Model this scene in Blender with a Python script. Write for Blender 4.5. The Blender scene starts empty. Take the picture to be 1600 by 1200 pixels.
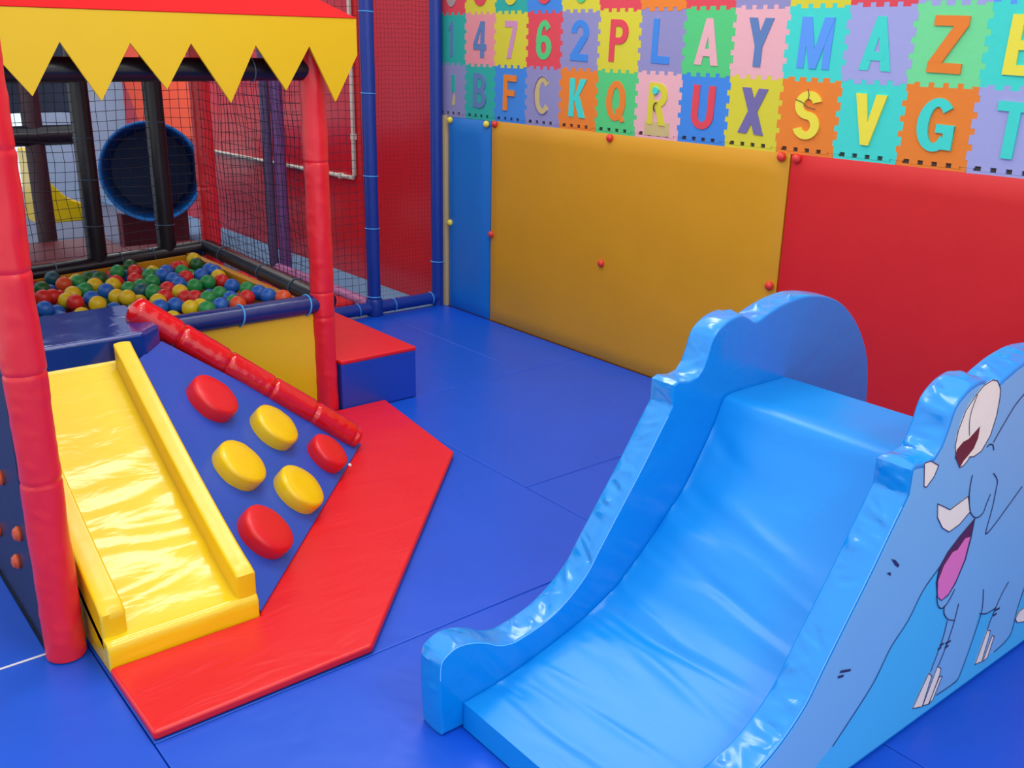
import bpy, bmesh, math, random
from mathutils import Vector, Matrix, noise
# ------------------------------------------------------------------ camera, world, lights, exposure
sc = bpy.context.scene
COL = sc.collection
cam_d = bpy.data.cameras.new('camera')
cam = bpy.data.objects.new('camera', cam_d); COL.objects.link(cam)
F_PX, YAW, PITCH, ROLL = 1538.49, 0.680207, -0.330635, 0.018427
CAM = Vector((-3.80823, -5.23079, 1.70362))
cam_d.sensor_fit = 'HORIZONTAL'; cam_d.sensor_width = 36.0
cam_d.lens = F_PX * 36.0 / 1600.0
cam_d.clip_start = 0.05
fw = Vector((math.sin(YAW)*math.cos(PITCH), math.cos(YAW)*math.cos(PITCH), math.sin(PITCH)))
r0 = Vector((math.cos(YAW), -math.sin(YAW), 0)); u0 = r0.cross(fw)
rt = r0*math.cos(ROLL) + u0*math.sin(ROLL); up = -r0*math.sin(ROLL) + u0*math.cos(ROLL)
cam.matrix_world = Matrix(((rt.x, up.x, -fw.x, CAM.x), (rt.y, up.y, -fw.y, CAM.y), (rt.z, up.z, -fw.z, CAM.z), (0, 0, 0, 1)))
sc.camera = cam
sc.view_settings.view_transform = 'Standard'; sc.view_settings.look = 'None'
sc.view_settings.gamma = 1.0; sc.view_settings.use_curve_mapping = False
sc.view_settings.exposure = 0.35

world = bpy.data.worlds.new('overcast'); sc.world = world; world.use_nodes = True
bg = world.node_tree.nodes['Background']
bg.inputs[0].default_value = (0.95, 0.98, 1.0, 1); bg.inputs[1].default_value = 0.95

def area_light(name, loc, sx, sy, power, target=None, color=(1, 0.98, 0.94)):
    d = bpy.data.lights.new(name, 'AREA'); d.shape = 'RECTANGLE'; d.size = sx; d.size_y = sy
    d.energy = power; d.color = color
    o = bpy.data.objects.new(name, d); COL.objects.link(o); o.location = loc
    if target is not None:
        o.rotation_euler = (Vector(target) - Vector(loc)).to_track_quat('-Z', 'Y').to_euler()
    return o
for lx, ly, pw in ((-2.3, -3.9, 13), (-0.9, -1.5, 18), (-2.2, -2.05, 14), (-2.3, -6.4, 30)):
    area_light('ceiling_lamp', (lx, ly, 3.5), 1.2, 0.6, pw)
area_light('ceiling_lamp', (-1.2, 4.6, 3.4), 1.6, 1.6, 40)
ART = {}
ART['eye']=[(-1.57,0.752),(-1.598,0.783),(-1.613,0.82),(-1.611,0.859),(-1.59,0.906),(-1.552,0.937),(-1.521,0.954),(-1.48,0.96),(-1.454,0.952),(-1.431,0.929),(-1.424,0.904),(-1.423,0.856),(-1.437,0.805),(-1.47,0.771),(-1.506,0.765),(-1.527,0.77),(-1.536,0.761),(-1.552,0.753)]
ART['pupil']=[(-1.57,0.752),(-1.603,0.788),(-1.6,0.807),(-1.574,0.821),(-1.55,0.822),(-1.502,0.844),(-1.501,0.813),(-1.514,0.789),(-1.535,0.777),(-1.556,0.766)]
ART['eyeline']=[(-1.546,0.936),(-1.561,0.9),(-1.562,0.868),(-1.55,0.832)]
ART['block']=[(-1.748,0.81),(-1.719,0.808),(-1.678,0.786),(-1.691,0.761),(-1.719,0.741),(-1.732,0.747)]
ART['ear']=[(-1.286,0.885),(-1.331,0.86),(-1.376,0.818),(-1.412,0.781)]
ART['hook']=[(-1.443,0.775),(-1.431,0.779),(-1.413,0.773),(-1.403,0.757)]
ART['cheek']=[(-1.495,0.712),(-1.496,0.688),(-1.493,0.659),(-1.489,0.647),(-1.47,0.604),(-1.431,0.575),(-1.397,0.577),(-1.385,0.601),(-1.373,0.625)]
ART['earlobe']=[(-1.378,0.686),(-1.348,0.658),(-1.345,0.632),(-1.346,0.579),(-1.356,0.52),(-1.351,0.504),(-1.315,0.518),(-1.245,0.56),(-1.188,0.596)]
ART['tusk']=[(-1.65,0.678),(-1.581,0.642),(-1.497,0.655),(-1.47,0.604),(-1.516,0.582),(-1.565,0.576),(-1.604,0.599),(-1.639,0.638)]
ART['mouth']=[(-1.436,0.574),(-1.437,0.52),(-1.446,0.458),(-1.477,0.401),(-1.507,0.375),(-1.539,0.371),(-1.564,0.39),(-1.583,0.438),(-1.582,0.482),(-1.551,0.515),(-1.503,0.543)]
ART['tongue']=[(-1.443,0.524),(-1.469,0.527),(-1.5,0.504),(-1.524,0.506),(-1.558,0.479),(-1.575,0.441),(-1.565,0.393),(-1.54,0.372),(-1.508,0.378),(-1.479,0.407),(-1.452,0.46)]
ART['lip']=[(-1.57,0.395),(-1.552,0.36),(-1.526,0.343),(-1.5,0.352),(-1.475,0.38)]
ART['trunk']=[(-1.582,0.482),(-1.647,0.439),(-1.699,0.371),(-1.764,0.319),(-1.827,0.235),(-1.965,0.127)]
ART['chin']=[(-1.518,0.347),(-1.51,0.321),(-1.482,0.293),(-1.447,0.277)]
ART['legA']=[(-1.485,0.289),(-1.493,0.233),(-1.527,0.151)]
ART['legA2']=[(-1.437,0.323),(-1.444,0.267),(-1.464,0.203),(-1.488,0.153)]
ART['legAr']=[(-1.302,0.318),(-1.286,0.243),(-1.308,0.165),(-1.327,0.11),(-1.351,0.054),(-1.385,0.047),(-1.467,0.049)]
ART['belly']=[(-1.296,0.241),(-1.253,0.224),(-1.197,0.222)]
ART['legB']=[(-1.148,0.288),(-1.177,0.258),(-1.205,0.212),(-1.226,0.164)]
ART['legBr']=[(-1.027,0.23),(-1.047,0.16),(-1.054,0.084),(-1.093,0.063),(-1.148,0.056)]
ART['nails']=[[(-1.536,0.149),(-1.516,0.132),(-1.539,0.045),(-1.592,0.063),(-1.575,0.089)],[(-1.493,0.152),(-1.471,0.137),(-1.47,0.118),(-1.503,0.037),(-1.537,0.047)],[(-1.47,0.109),(-1.454,0.105),(-1.484,0.041),(-1.505,0.037)],[(-1.225,0.16),(-1.204,0.149),(-1.204,0.133),(-1.221,0.053),(-1.262,0.061),(-1.25,0.091)],[(-1.185,0.126),(-1.17,0.117),(-1.187,0.052),(-1.214,0.051)],[(-0.983,0.149),(-1.03,0.147),(-1.046,0.127),(-1.027,0.108),(-0.958,0.086)]]
ART['dash']=[[(-1.829,0.588),(-1.81,0.579),(-1.788,0.559),(-1.791,0.553),(-1.806,0.563)],[(-1.84,0.554),(-1.823,0.551),(-1.82,0.54)],[(-1.499,0.22),(-1.483,0.219)],[(-1.506,0.211),(-1.494,0.211)],[(-1.469,0.214),(-1.445,0.212)],[(-1.468,0.201),(-1.453,0.2)],[(-1.2,0.214),(-1.174,0.212)],[(-1.206,0.2),(-1.187,0.199)],[(-1.979,0.343),(-1.938,0.33)],[(-1.985,0.331),(-1.966,0.326)]]
ART['bodylow']=[(-1.582,0.482),(-1.578,0.436),(-1.554,0.366),(-1.532,0.345),(-1.515,0.339),(-1.51,0.321),(-1.487,0.295),(-1.485,0.289),(-1.493,0.233),(-1.527,0.151),(-1.567,0.091),(-1.592,0.063),(-1.535,0.046),(-1.467,0.049),(-1.385,0.047),(-1.351,0.054),(-1.327,0.11),(-1.308,0.165),(-1.296,0.241),(-1.253,0.224),(-1.197,0.222),(-1.226,0.164),(-1.253,0.099),(-1.262,0.061),(-1.214,0.051),(-1.148,0.056),(-1.093,0.063),(-1.054,0.084),(-1.051,0.122),(-1.047,0.16),(-1.024,0.222)]
BALLS=[(-2.098,0.253,0.515,'d'),(-2.197,0.155,0.515,'g'),(-2.122,0.105,0.515,'r'),(-2.186,-0.085,0.515,'r'),(-2.087,-0.017,0.512,'g'),(-2.129,-0.178,0.515,'g'),(-1.993,-0.014,0.521,'b'),(-2.038,-0.082,0.52,'b'),(-2.025,-0.198,0.517,'b'),(-1.919,0.027,0.525,'r'),(-1.869,0.089,0.509,'o'),(-1.785,0.128,0.539,'y'),(-1.8,0.05,0.526,'d'),(-1.868,-0.18,0.515,'b'),(-1.785,-0.086,0.518,'b'),(-1.787,-0.167,0.523,'b'),(-1.949,-0.171,0.513,'r'),(-1.923,-0.053,0.519,'g'),(-1.803,-0.253,0.515,'y'),(-1.828,-0.351,0.511,'r'),(-1.99,-0.393,0.515,'g'),(-1.908,-0.364,0.519,'g'),(-1.835,-0.499,0.515,'b'),(-1.797,-0.601,0.515,'g'),(-1.785,-0.707,0.517,'b'),(-1.785,-0.817,0.522,'b'),(-1.785,-0.982,0.546,'o'),(-1.879,-0.774,0.517,'r'),(-1.938,-0.718,0.509,'b'),(-1.952,-0.618,0.515,'g'),(-2.048,-0.709,0.523,'g'),(-2.082,-0.636,0.517,'r'),(-2.1,-0.558,0.504,'r'),(-2.095,-0.471,0.515,'y'),(-2.123,-0.376,0.515,'r'),(-2.191,-0.524,0.515,'r'),(-2.208,-0.415,0.519,'g'),(-2.239,-0.34,0.514,'t'),(-2.206,-0.231,0.512,'g'),(-2.278,-0.269,0.515,'g'),(-2.348,-0.457,0.519,'y'),(-2.375,-0.38,0.511,'y'),(-2.283,-0.079,0.513,'r'),(-2.319,-0.151,0.517,'y'),(-2.384,-0.248,0.515,'b'),(-2.392,-0.092,0.515,'y'),(-2.462,-0.17,0.515,'g'),(-2.436,0.029,0.513,'g'),(-2.364,0.099,0.51,'d'),(-2.331,0.026,0.52,'d'),(-2.514,0.005,0.517,'o'),(-2.522,0.182,0.515,'t'),(-2.533,-0.213,0.514,'y'),(-2.593,-0.329,0.513,'y'),(-2.622,-0.192,0.508,'r'),(-2.678,-0.248,0.523,'r'),(-2.575,-0.408,0.517,'r'),(-2.488,-0.366,0.515,'b'),(-2.498,-0.486,0.515,'y'),(-2.723,-0.448,0.515,'b'),(-2.251,-0.599,0.515,'y'),(-2.287,-0.721,0.518,'b'),(-2.208,-0.705,0.512,'b'),(-2.179,-0.821,0.519,'y'),(-2.113,-0.774,0.508,'y'),(-2.123,-0.879,0.518,'g'),(-2.039,-0.836,0.515,'b'),(-1.974,-0.884,0.522,'o'),(-1.959,-0.805,0.511,'g'),(-2.037,-0.308,0.515,'b'),(-2.628,-0.031,0.515,'d')]
FILL=[(-2.818,-0.334,0.469,'y'),(-2.292,-0.999,0.465,'y'),(-2.789,-0.764,0.477,'y'),(-1.885,-0.548,0.465,'b'),(-2.924,0.241,0.466,'g'),(-2.562,-0.078,0.472,'r'),(-1.949,-0.955,0.467,'y'),(-2.79,-0.156,0.474,'r'),(-2.569,0.069,0.472,'b'),(-1.833,0.168,0.472,'y'),(-2.282,0.283,0.468,'b'),(-3.054,0.097,0.477,'b'),(-2.674,-0.997,0.476,'g'),(-2.742,-0.021,0.475,'g'),(-3.13,-0.94,0.471,'y'),(-2.652,-0.898,0.475,'b'),(-2.333,-0.313,0.472,'r'),(-2.732,0.269,0.471,'g'),(-3.124,-0.513,0.472,'g'),(-1.897,-0.244,0.468,'y'),(-2.337,-0.645,0.469,'g'),(-2.073,-0.944,0.475,'r'),(-2.194,-0.948,0.469,'g'),(-1.838,-0.979,0.474,'y'),(-1.941,-0.463,0.468,'b'),(-3.094,0.241,0.469,'r'),(-3.024,-0.229,0.472,'b'),(-2.671,-0.511,0.47,'b'),(-2.168,-1.045,0.47,'r'),(-1.977,0.26,0.466,'y'),(-2.358,-1.072,0.474,'r'),(-2.458,-0.758,0.465,'b'),(-2.974,0.144,0.466,'y'),(-2.024,-1.08,0.473,'b'),(-3.072,-0.713,0.468,'b'),(-3.072,-0.419,0.465,'b'),(-3.043,-0.554,0.47,'r'),(-2.972,-0.318,0.474,'b'),(-3.116,-0.786,0.468,'b'),(-3.102,-0.637,0.477,'r'),(-2.975,-0.13,0.476,'b'),(-2.946,-0.014,0.466,'b'),(-3.02,0.295,0.472,'y'),(-2.606,-0.579,0.47,'g'),(-2.386,0.253,0.47,'y'),(-2.269,0.157,0.467,'b'),(-1.981,-0.263,0.472,'r'),(-2.816,-0.419,0.475,'b'),(-1.797,-0.423,0.472,'y'),(-1.856,-0.001,0.476,'g'),(-1.977,0.161,0.468,'g'),(-3.024,-0.961,0.475,'r'),(-2.708,0.138,0.466,'b'),(-2.471,-0.601,0.474,'r'),(-2.638,0.189,0.47,'b'),(-1.877,-0.893,0.469,'b'),(-2.717,-0.845,0.466,'r'),(-2.653,-0.72,0.47,'r'),(-2.773,-0.951,0.466,'b'),(-2.89,-0.827,0.47,'b'),(-2.942,-0.536,0.467,'r'),(-2.37,-0.809,0.468,'r'),(-3.099,0.026,0.476,'b'),(-2.882,-0.209,0.466,'y'),(-2.674,0.031,0.476,'y'),(-2.837,-1.086,0.468,'g'),(-2.946,-0.451,0.467,'y'),(-3.11,-0.278,0.471,'g'),(-2.89,0.08,0.47,'g'),(-2.497,-0.861,0.472,'g'),(-2.55,-0.966,0.472,'b'),(-3.09,-1.015,0.473,'g'),(-2.687,-0.145,0.476,'r'),(-2.453,-0.044,0.476,'b'),(-2.244,-0.009,0.469,'y'),(-3.0,-0.674,0.47,'b'),(-2.755,-0.569,0.475,'g'),(-2.498,0.298,0.468,'r'),(-2.442,0.155,0.477,'y'),(-2.82,0.241,0.467,'r'),(-2.963,-0.886,0.471,'r'),(-2.612,0.283,0.468,'r'),(-2.512,-0.283,0.469,'y'),(-2.148,-0.616,0.473,'r'),(-2.551,-0.719,0.467,'g'),(-2.424,-0.476,0.472,'b'),(-2.854,-0.986,0.471,'g'),(-2.664,-1.08,0.475,'r'),(-2.736,-0.691,0.473,'b'),(-2.834,-0.641,0.473,'b'),(-2.189,0.266,0.472,'r'),(-2.854,-0.036,0.471,'y'),(-2.953,-1.08,0.466,'b'),(-2.01,-0.587,0.466,'y'),(-2.828,-0.512,0.466,'g'),(-1.869,-0.641,0.471,'r'),(-2.358,-0.566,0.475,'g'),(-2.016,-0.503,0.469,'y'),(-2.444,-1.05,0.472,'g'),(-2.384,-0.928,0.47,'g'),(-2.127,-0.245,0.466,'r'),(-2.152,0.022,0.475,'r'),(-3.034,-0.036,0.472,'g'),(-2.866,-0.725,0.467,'r'),(-2.657,-0.384,0.474,'b'),(-2.831,0.137,0.465,'r'),(-2.112,-0.703,0.467,'b'),(-2.256,-0.793,0.474,'y'),(-1.882,-1.049,0.477,'y'),(-2.547,-1.061,0.476,'r'),(-3.115,-0.129,0.469,'g'),(-1.84,0.254,0.474,'y'),(-2.275,-0.401,0.473,'y'),(-2.588,-0.816,0.468,'y'),(-3.044,-0.838,0.474,'g'),(-2.238,0.076,0.473,'y'),(-2.728,-0.337,0.466,'y'),(-2.256,-0.896,0.469,'g'),(-2.042,0.048,0.47,'g'),(-2.982,-0.756,0.474,'b'),(-2.747,-0.251,0.468,'g'),(-1.788,-1.053,0.473,'b'),(-1.855,-0.083,0.476,'y'),(-2.892,-0.123,0.465,'r'),(-2.755,-1.076,0.467,'g'),(-1.788,-0.888,0.466,'r'),(-2.269,-0.515,0.466,'r'),(-2.06,0.185,0.473,'b'),(-2.896,-0.361,0.469,'g'),(-2.351,0.178,0.475,'b'),(-2.577,-0.5,0.475,'y'),(-2.936,-0.986,0.47,'b'),(-2.245,-1.081,0.468,'y'),(-2.43,-0.322,0.465,'g'),(-2.113,-0.09,0.474,'r'),(-2.344,-0.042,0.472,'y'),(-3.126,-0.358,0.477,'r'),(-2.776,0.072,0.472,'g'),(-2.918,-0.621,0.468,'b'),(-2.168,-0.315,0.473,'b'),(-2.807,-0.863,0.469,'y'),(-1.946,0.085,0.473,'y'),(-2.21,-0.149,0.469,'g'),(-3.123,0.151,0.466,'b'),(-2.366,-0.727,0.47,'r'),(-3.035,-1.086,0.468,'g'),(-2.689,-0.622,0.469,'y'),(-1.908,0.208,0.473,'g'),(-2.06,-0.412,0.472,'y'),(-1.975,-0.101,0.467,'y'),(-2.143,0.198,0.472,'b'),(-2.438,-0.677,0.47,'r'),(-2.481,0.083,0.469,'g'),(-3.137,-1.084,0.474,'y'),(-2.392,-0.168,0.467,'g'),(-2.159,-0.457,0.466,'b'),(-2.972,0.063,0.472,'g'),(-2.464,-0.963,0.472,'r'),(-2.088,-1.029,0.469,'b'),(-3.135,-0.047,0.475,'r'),(-2.591,-0.257,0.468,'r'),(-2.025,-0.766,0.467,'b'),(-2.001,-0.668,0.471,'r')]

# ------------------------------------------------------------------ materials
def lin(c):
    return tuple(((v/255)/12.92 if v/255 <= 0.04045 else ((v/255+0.055)/1.055)**2.4) for v in c)
MATS = {}
def mat(name, rgb, rough=0.4, bump=0.0, scale=8.0, stretch=(1, 1, 1), spec=0.5, coat=0.0, var=0.0, metal=0.0, detail=3.0, dist=0.01):
    if name in MATS: return MATS[name]
    m = bpy.data.materials.new(name); m.use_nodes = True; nt = m.node_tree
    b = nt.nodes['Principled BSDF']; c = lin(rgb)
    b.inputs['Base Color'].default_value = (*c, 1); b.inputs['Roughness'].default_value = rough
    b.inputs['Specular IOR Level'].default_value = spec; b.inputs['Coat Weight'].default_value = coat
    b.inputs['Coat Roughness'].default_value = 0.12; b.inputs['Metallic'].default_value = metal
    if bump or var:
        tc = nt.nodes.new('ShaderNodeTexCoord'); mp = nt.nodes.new('ShaderNodeMapping'); mp.inputs['Scale'].default_value = stretch
        nt.links.new(tc.outputs['Object'], mp.inputs['Vector'])
        nz = nt.nodes.new('ShaderNodeTexNoise'); nz.inputs['Scale'].default_value = scale; nz.inputs['Detail'].default_value = detail
        nz.inputs['Distortion'].default_value = 0.4
        nt.links.new(mp.outputs[0], nz.inputs['Vector'])
        if bump:
            bp = nt.nodes.new('ShaderNodeBump'); bp.inputs['Strength'].default_value = bump; bp.inputs['Distance'].default_value = dist
            nt.links.new(nz.outputs[0], bp.inputs['Height']); nt.links.new(bp.outputs[0], b.inputs['Normal'])
        if var:
            mx = nt.nodes.new('ShaderNodeMixRGB'); mx.blend_type = 'MULTIPLY'; mx.inputs[0].default_value = 1
            mx.inputs[1].default_value = (*c, 1)
            rp = nt.nodes.new('ShaderNodeValToRGB'); rp.color_ramp.elements[0].position = 0.3; rp.color_ramp.elements[1].position = 0.7
            rp.color_ramp.elements[0].color = (1-var, 1-var, 1-var, 1); rp.color_ramp.elements[1].color = (1, 1, 1, 1)
            nt.links.new(nz.outputs[0], rp.inputs[0]); nt.links.new(rp.outputs[0], mx.inputs[2]); nt.links.new(mx.outputs[0], b.inputs['Base Color'])
    MATS[name] = m; return m
M = dict(
    mat_blue=mat('blue_mat_vinyl', (8, 82, 206), 0.38, 0.45, 3.0, (1, 1, 1), var=0.06, dist=.02),
    red_vinyl=mat('red_vinyl', (222, 28, 36), 0.38, 0.25, 5.0, var=0.04),
    red_gloss=mat('red_glossy_vinyl', (215, 20, 28), 0.16, 0.5, 14.0, coat=0.5),
    red_tube=mat('red_foam_sleeve', (228, 34, 50), 0.36, 0.55, 13.0, (1, 1, .45), coat=0.1),
    yellow=mat('yellow_vinyl', (240, 200, 12), 0.30, 0.25, 7.0, coat=0.15),
    yellow_gloss=mat('yellow_glossy_vinyl', (243, 208, 14), 0.16, 0.28, 5.0, (1, 2.4, 2.4), coat=0.4, dist=0.02),
    ochre=mat('ochre_pad_vinyl', (208, 146, 14), 0.45, 0.2, 3.5, var=0.05),
    valance=mat('yellow_canopy_vinyl', (228, 190, 12), 0.42, 0.25, 4.0),
    navy=mat('navy_vinyl', (22, 42, 110), 0.3, 0.4, 9.0, coat=0.15),
    roof_red=mat('red_roof_vinyl', (196, 22, 26), .8, .2, 4, spec=.12), red_mat=mat('red_mat_vinyl', (222, 28, 36), .36, .35, 4.0, (1, 2.2, 1), dist=.02), navy_shaded=mat('navy_shaded_vinyl', (16, 26, 58), .4, .2, 6), navy_gloss=mat('navy_glossy_vinyl', (20, 48, 130), 0.10, 0.5, 7.0, coat=0.6),
    royal=mat('royal_blue_vinyl', (24, 70, 185), 0.36, 0.25, 6.0, coat=0.1),
    ramp_blue=mat('ramp_blue_vinyl', (26, 80, 184), 0.36, 0.3, 6.0, coat=0.1),
    pipe_blue=mat('pipe_foam_blue', (18, 54, 146), 0.34, 0.2, 18.0),
    black=mat('black_foam', (20, 21, 34), 0.32, 0.2, 12.0),
    sky=mat('sky_blue_vinyl', (0, 138, 224), 0.22, 0.6, 9.0, (1, .6, 1), coat=0.35),
    sky_bed=mat('sky_blue_bed_vinyl', (0, 140, 226), 0.36, 0.35, 5.0, (1.6, .5, 1.6), coat=0.0),
    print_cyan=mat('print_cyan', (70, 188, 246), 0.40), print_body=mat('print_body_blue', (116, 182, 234), 0.42),
    print_white=mat('print_white', (238, 236, 226), 0.45, 0.3, 12), print_brown=mat('print_brown', (104, 44, 56), 0.45),
    print_maroon=mat('print_maroon', (84, 40, 76), 0.45), print_pink=mat('print_pink', (226, 120, 190), 0.45),
    seam=mat('sky_blue_seam_glint', (120, 192, 246), .35), print_line=mat('print_line_navy', (42, 46, 96), 0.45),
    pad_blue=mat('pad_blue_vinyl', (10, 112, 200), 0.42, 0.4, 6.0), pad_red=mat('pad_red_vinyl', (208, 20, 26), 0.5, 0.15, 8.0, var=0.04),
    wall_red=mat('wall_red_gloss', (200, 22, 30), 0.28, 0.12, 3.0, coat=0.15), trim=mat('beige_trim', (205, 180, 130), 0.6),
    button_red=mat('button_red', (214, 50, 40), 0.4), button_yellow=mat('button_yellow', (226, 206, 70), 0.4), button_orange=mat('button_orange', (216, 84, 40), 0.4),
    tie=mat('tie_light_blue', (70, 165, 235), 0.4), tie_dark=mat('tie_grey_blue', (70, 100, 130), 0.4), net=mat('net_navy', (18, 20, 48), 0.7), net_red=mat('net_maroon', (90, 16, 26), 0.7),
    white_pvc=mat('white_pvc', (206, 196, 186), 0.5), purple=mat('purple_foam', (104, 66, 128), 0.45, 0.15, 8), purple_shade=mat('purple_shade_foam', (76, 62, 104), 0.5),
    mauve=mat('mauve_foam', (170, 100, 150), 0.5), carpet=mat('blue_grey_carpet', (110, 150, 190), 0.8, 0.4, 60, var=0.15),
    tube=mat('tube_blue_plastic', (14, 104, 184), 0.35), tube_dark=mat('tube_inner_dark', (8, 40, 84), 0.5), orange=mat('orange_vinyl', (250, 80, 20), 0.4), maroon=mat('maroon_vinyl', (96, 22, 34), 0.5, .2, 6),
    brown_post=mat('brown_foam', (58, 34, 44), 0.5), teal_dark=mat('dark_teal_board', (42, 66, 92), 0.6, 0, 6, var=.3), grey_wall=mat('blue_grey_wall', (150, 180, 214), 0.7, var=.1, scale=3),
    white_frame=mat('white_frame', (225, 228, 232), 0.5), leaf=mat('leaf_green', (70, 120, 60), 0.7, var=.4, scale=20), crate=mat('pale_lilac', (190, 190, 225), 0.6),
    grommet=mat('white_fastener', (240, 240, 235), 0.4), floor=mat('concrete_grey', (96, 110, 135), 0.8, var=.1, scale=4),
    foam_backing=mat('beige_backing', (196, 176, 120), 0.8, .3, 20),
)
FOAM = dict(teal=(42, 168, 158), turq=(64, 208, 196), pink=(224, 142, 150), palepink=(226, 170, 178), yellow=(208, 200, 56), bryellow=(230, 218, 70), red=(216, 70, 84), lav=(140, 138, 186), lilac=(156, 160, 212),
            blue=(62, 132, 216), brblue=(88, 150, 232), green=(82, 196, 120), ltgreen=(112, 214, 146), orange=(226, 126, 46), purple=(112, 104, 158), slate=(92, 124, 176), mauve=(200, 140, 180), grey=(170, 150, 150))
for k, v in FOAM.items(): M['foam_'+k] = mat('foam_'+k, v, 0.72, 0.12, 30, spec=0.3)

# ------------------------------------------------------------------ object helpers
def empty(name, loc, label=None, cat=None, group=None, kind=None):
    o = bpy.data.objects.new(name, None); COL.objects.link(o); o.location = loc; o.empty_display_size = 0.05
    return tag(o, label, cat, group, kind)
def tag(o, label=None, cat=None, group=None, kind=None):
    if label: o['label'] = label
    if cat: o['category'] = cat
    if group: o['group'] = group
    if kind: o['kind'] = kind
    return o
def wloc(o):
    v = Vector((0, 0, 0))
    while o is not None: v += Vector(o.location); o = o.parent
    return v
def obj(name, bm, m, parent=None, smooth=True, bevel=0.0, seg=3, angle=35):
    """link a bmesh (world coordinates) as ONE object"""
    if not bevel: tri(bm)
    for f_ in bm.faces: f_.smooth = smooth and not (f_.tag and not bevel)
    bmesh.ops.recalc_face_normals(bm, faces=bm.faces)
    xs = [v.co for v in bm.verts]
    if parent is None:
        org = Vector(((min(v.x for v in xs)+max(v.x for v in xs))/2, (min(v.y for v in xs)+max(v.y for v in xs))/2, min(v.z for v in xs)))
        off = org
    else:
        off = wloc(parent); org = Vector((0, 0, 0))
    bmesh.ops.translate(bm, verts=bm.verts, vec=-off)
    me = bpy.data.meshes.new(name); bm.to_mesh(me); bm.free()
    for mm in (m if isinstance(m, (list, tuple)) else [m]): me.materials.append(mm)
    o = bpy.data.objects.new(name, me); COL.objects.link(o); o.location = org
    if parent is not None: o.parent = parent
    if bevel:
        md = o.modifiers.new('bevel', 'BEVEL'); md.width = bevel; md.segments = seg; md.limit_method = 'ANGLE'; md.angle_limit = math.radians(angle); md.harden_normals = True
    elif smooth:
        ang = math.radians(angle)
        b2 = bmesh.new(); b2.from_mesh(me)
        for e in b2.edges:
            if len(e.link_faces) == 2 and e.calc_face_angle(0) > ang: e.smooth = False
        b2.to_mesh(me); b2.free()
    return o
def NB(): return bmesh.new()
def tri(bm):
    """split every n-gon into triangles with a constrained Delaunay fill; flat caps stay flat shaded"""
    from mathutils.geometry import delaunay_2d_cdt
    bm.normal_update()
    for f in [f for f in bm.faces if len(f.verts) > 4]:
        vs = list(f.verts); n = f.normal.copy(); o = vs[0].co.copy(); u, v = frame_of(n)
        P = [Vector(((w.co-o).dot(u), (w.co-o).dot(v))) for w in vs]; N = len(P)
        vo, _, fo, ov, _, _ = delaunay_2d_cdt(P, [(i, (i+1) % N) for i in range(N)], [], 1, 1e-7)
        nv = [vs[q[0]] if q else bm.verts.new(o+u*c.x+v*c.y) for c, q in zip(vo, ov)]
        bm.faces.remove(f)
        for t in fo:
            try: g = bm.faces.new([nv[i] for i in t]); g.tag = True
            except ValueError: pass
    return bm
def box(bm, x0, x1, y0, y1, z0, z1):
    vs = [bm.verts.new((x, y, z)) for z in (z0, z1) for x, y in ((x0, y0), (x1, y0), (x1, y1), (x0, y1))]
    for f in ((3, 2, 1, 0), (4, 5, 6, 7), (0, 1, 5, 4), (1, 2, 6, 5), (2, 3, 7, 6), (3, 0, 4, 7)): bm.faces.new([vs[i] for i in f])
    return bm
def prism(bm, pts, dvec):
    """extrude a planar polygon of 3D points along dvec"""
    a = [bm.verts.new(p) for p in pts]; b = [bm.verts.new(Vector(p)+Vector(dvec)) for p in pts]
    bm.faces.new(a); bm.faces.new(b[::-1]); n = len(pts)
    for i in range(n): bm.faces.new((a[i], a[(i+1) % n], b[(i+1) % n], b[i]))
    return bm
def frame_of(d):
    d = d.normalized(); a = Vector((0, 0, 1)) if abs(d.z) < 0.9 else Vector((1, 0, 0))
    u = d.cross(a).normalized(); return u, d.cross(u)
def tube(bm, pts, rad, n=20, cap=True, closed=False):
    pts = [Vector(p) for p in pts]; rings = []; N = len(pts)
    rads = rad if isinstance(rad, (list, tuple)) else [rad]*N
    pu = None
    for i, p in enumerate(pts):
        if closed: t = pts[(i+1) % N]-pts[i-1]
        else: t = (pts[min(i+1, N-1)]-pts[max(i-1, 0)])
        t.normalize()
        if pu is None: u, v = frame_of(t)
        else:
            u = (pu - t*pu.dot(t)).normalized(); v = t.cross(u)
        pu = u
        rings.append([bm.verts.new(p+(u*math.cos(2*math.pi*k/n)+v*math.sin(2*math.pi*k/n))*rads[i]) for k in range(n)])
    for i in range(N if closed else N-1):
        A, B = rings[i], rings[(i+1) % N]
        for k in range(n): bm.faces.new((A[k], A[(k+1) % n], B[(k+1) % n], B[k]))
    if cap and not closed: bm.faces.new(rings[0]); bm.faces.new(rings[-1][::-1])
    return bm
def ring(bm, c, axis, R, r, n=24, m=6):
    u, v = frame_of(Vector(axis)); c = Vector(c)
    return tube(bm, [c+(u*math.cos(2*math.pi*k/n)+v*math.sin(2*math.pi*k/n))*R for k in range(n)], r, m, closed=True)
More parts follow.
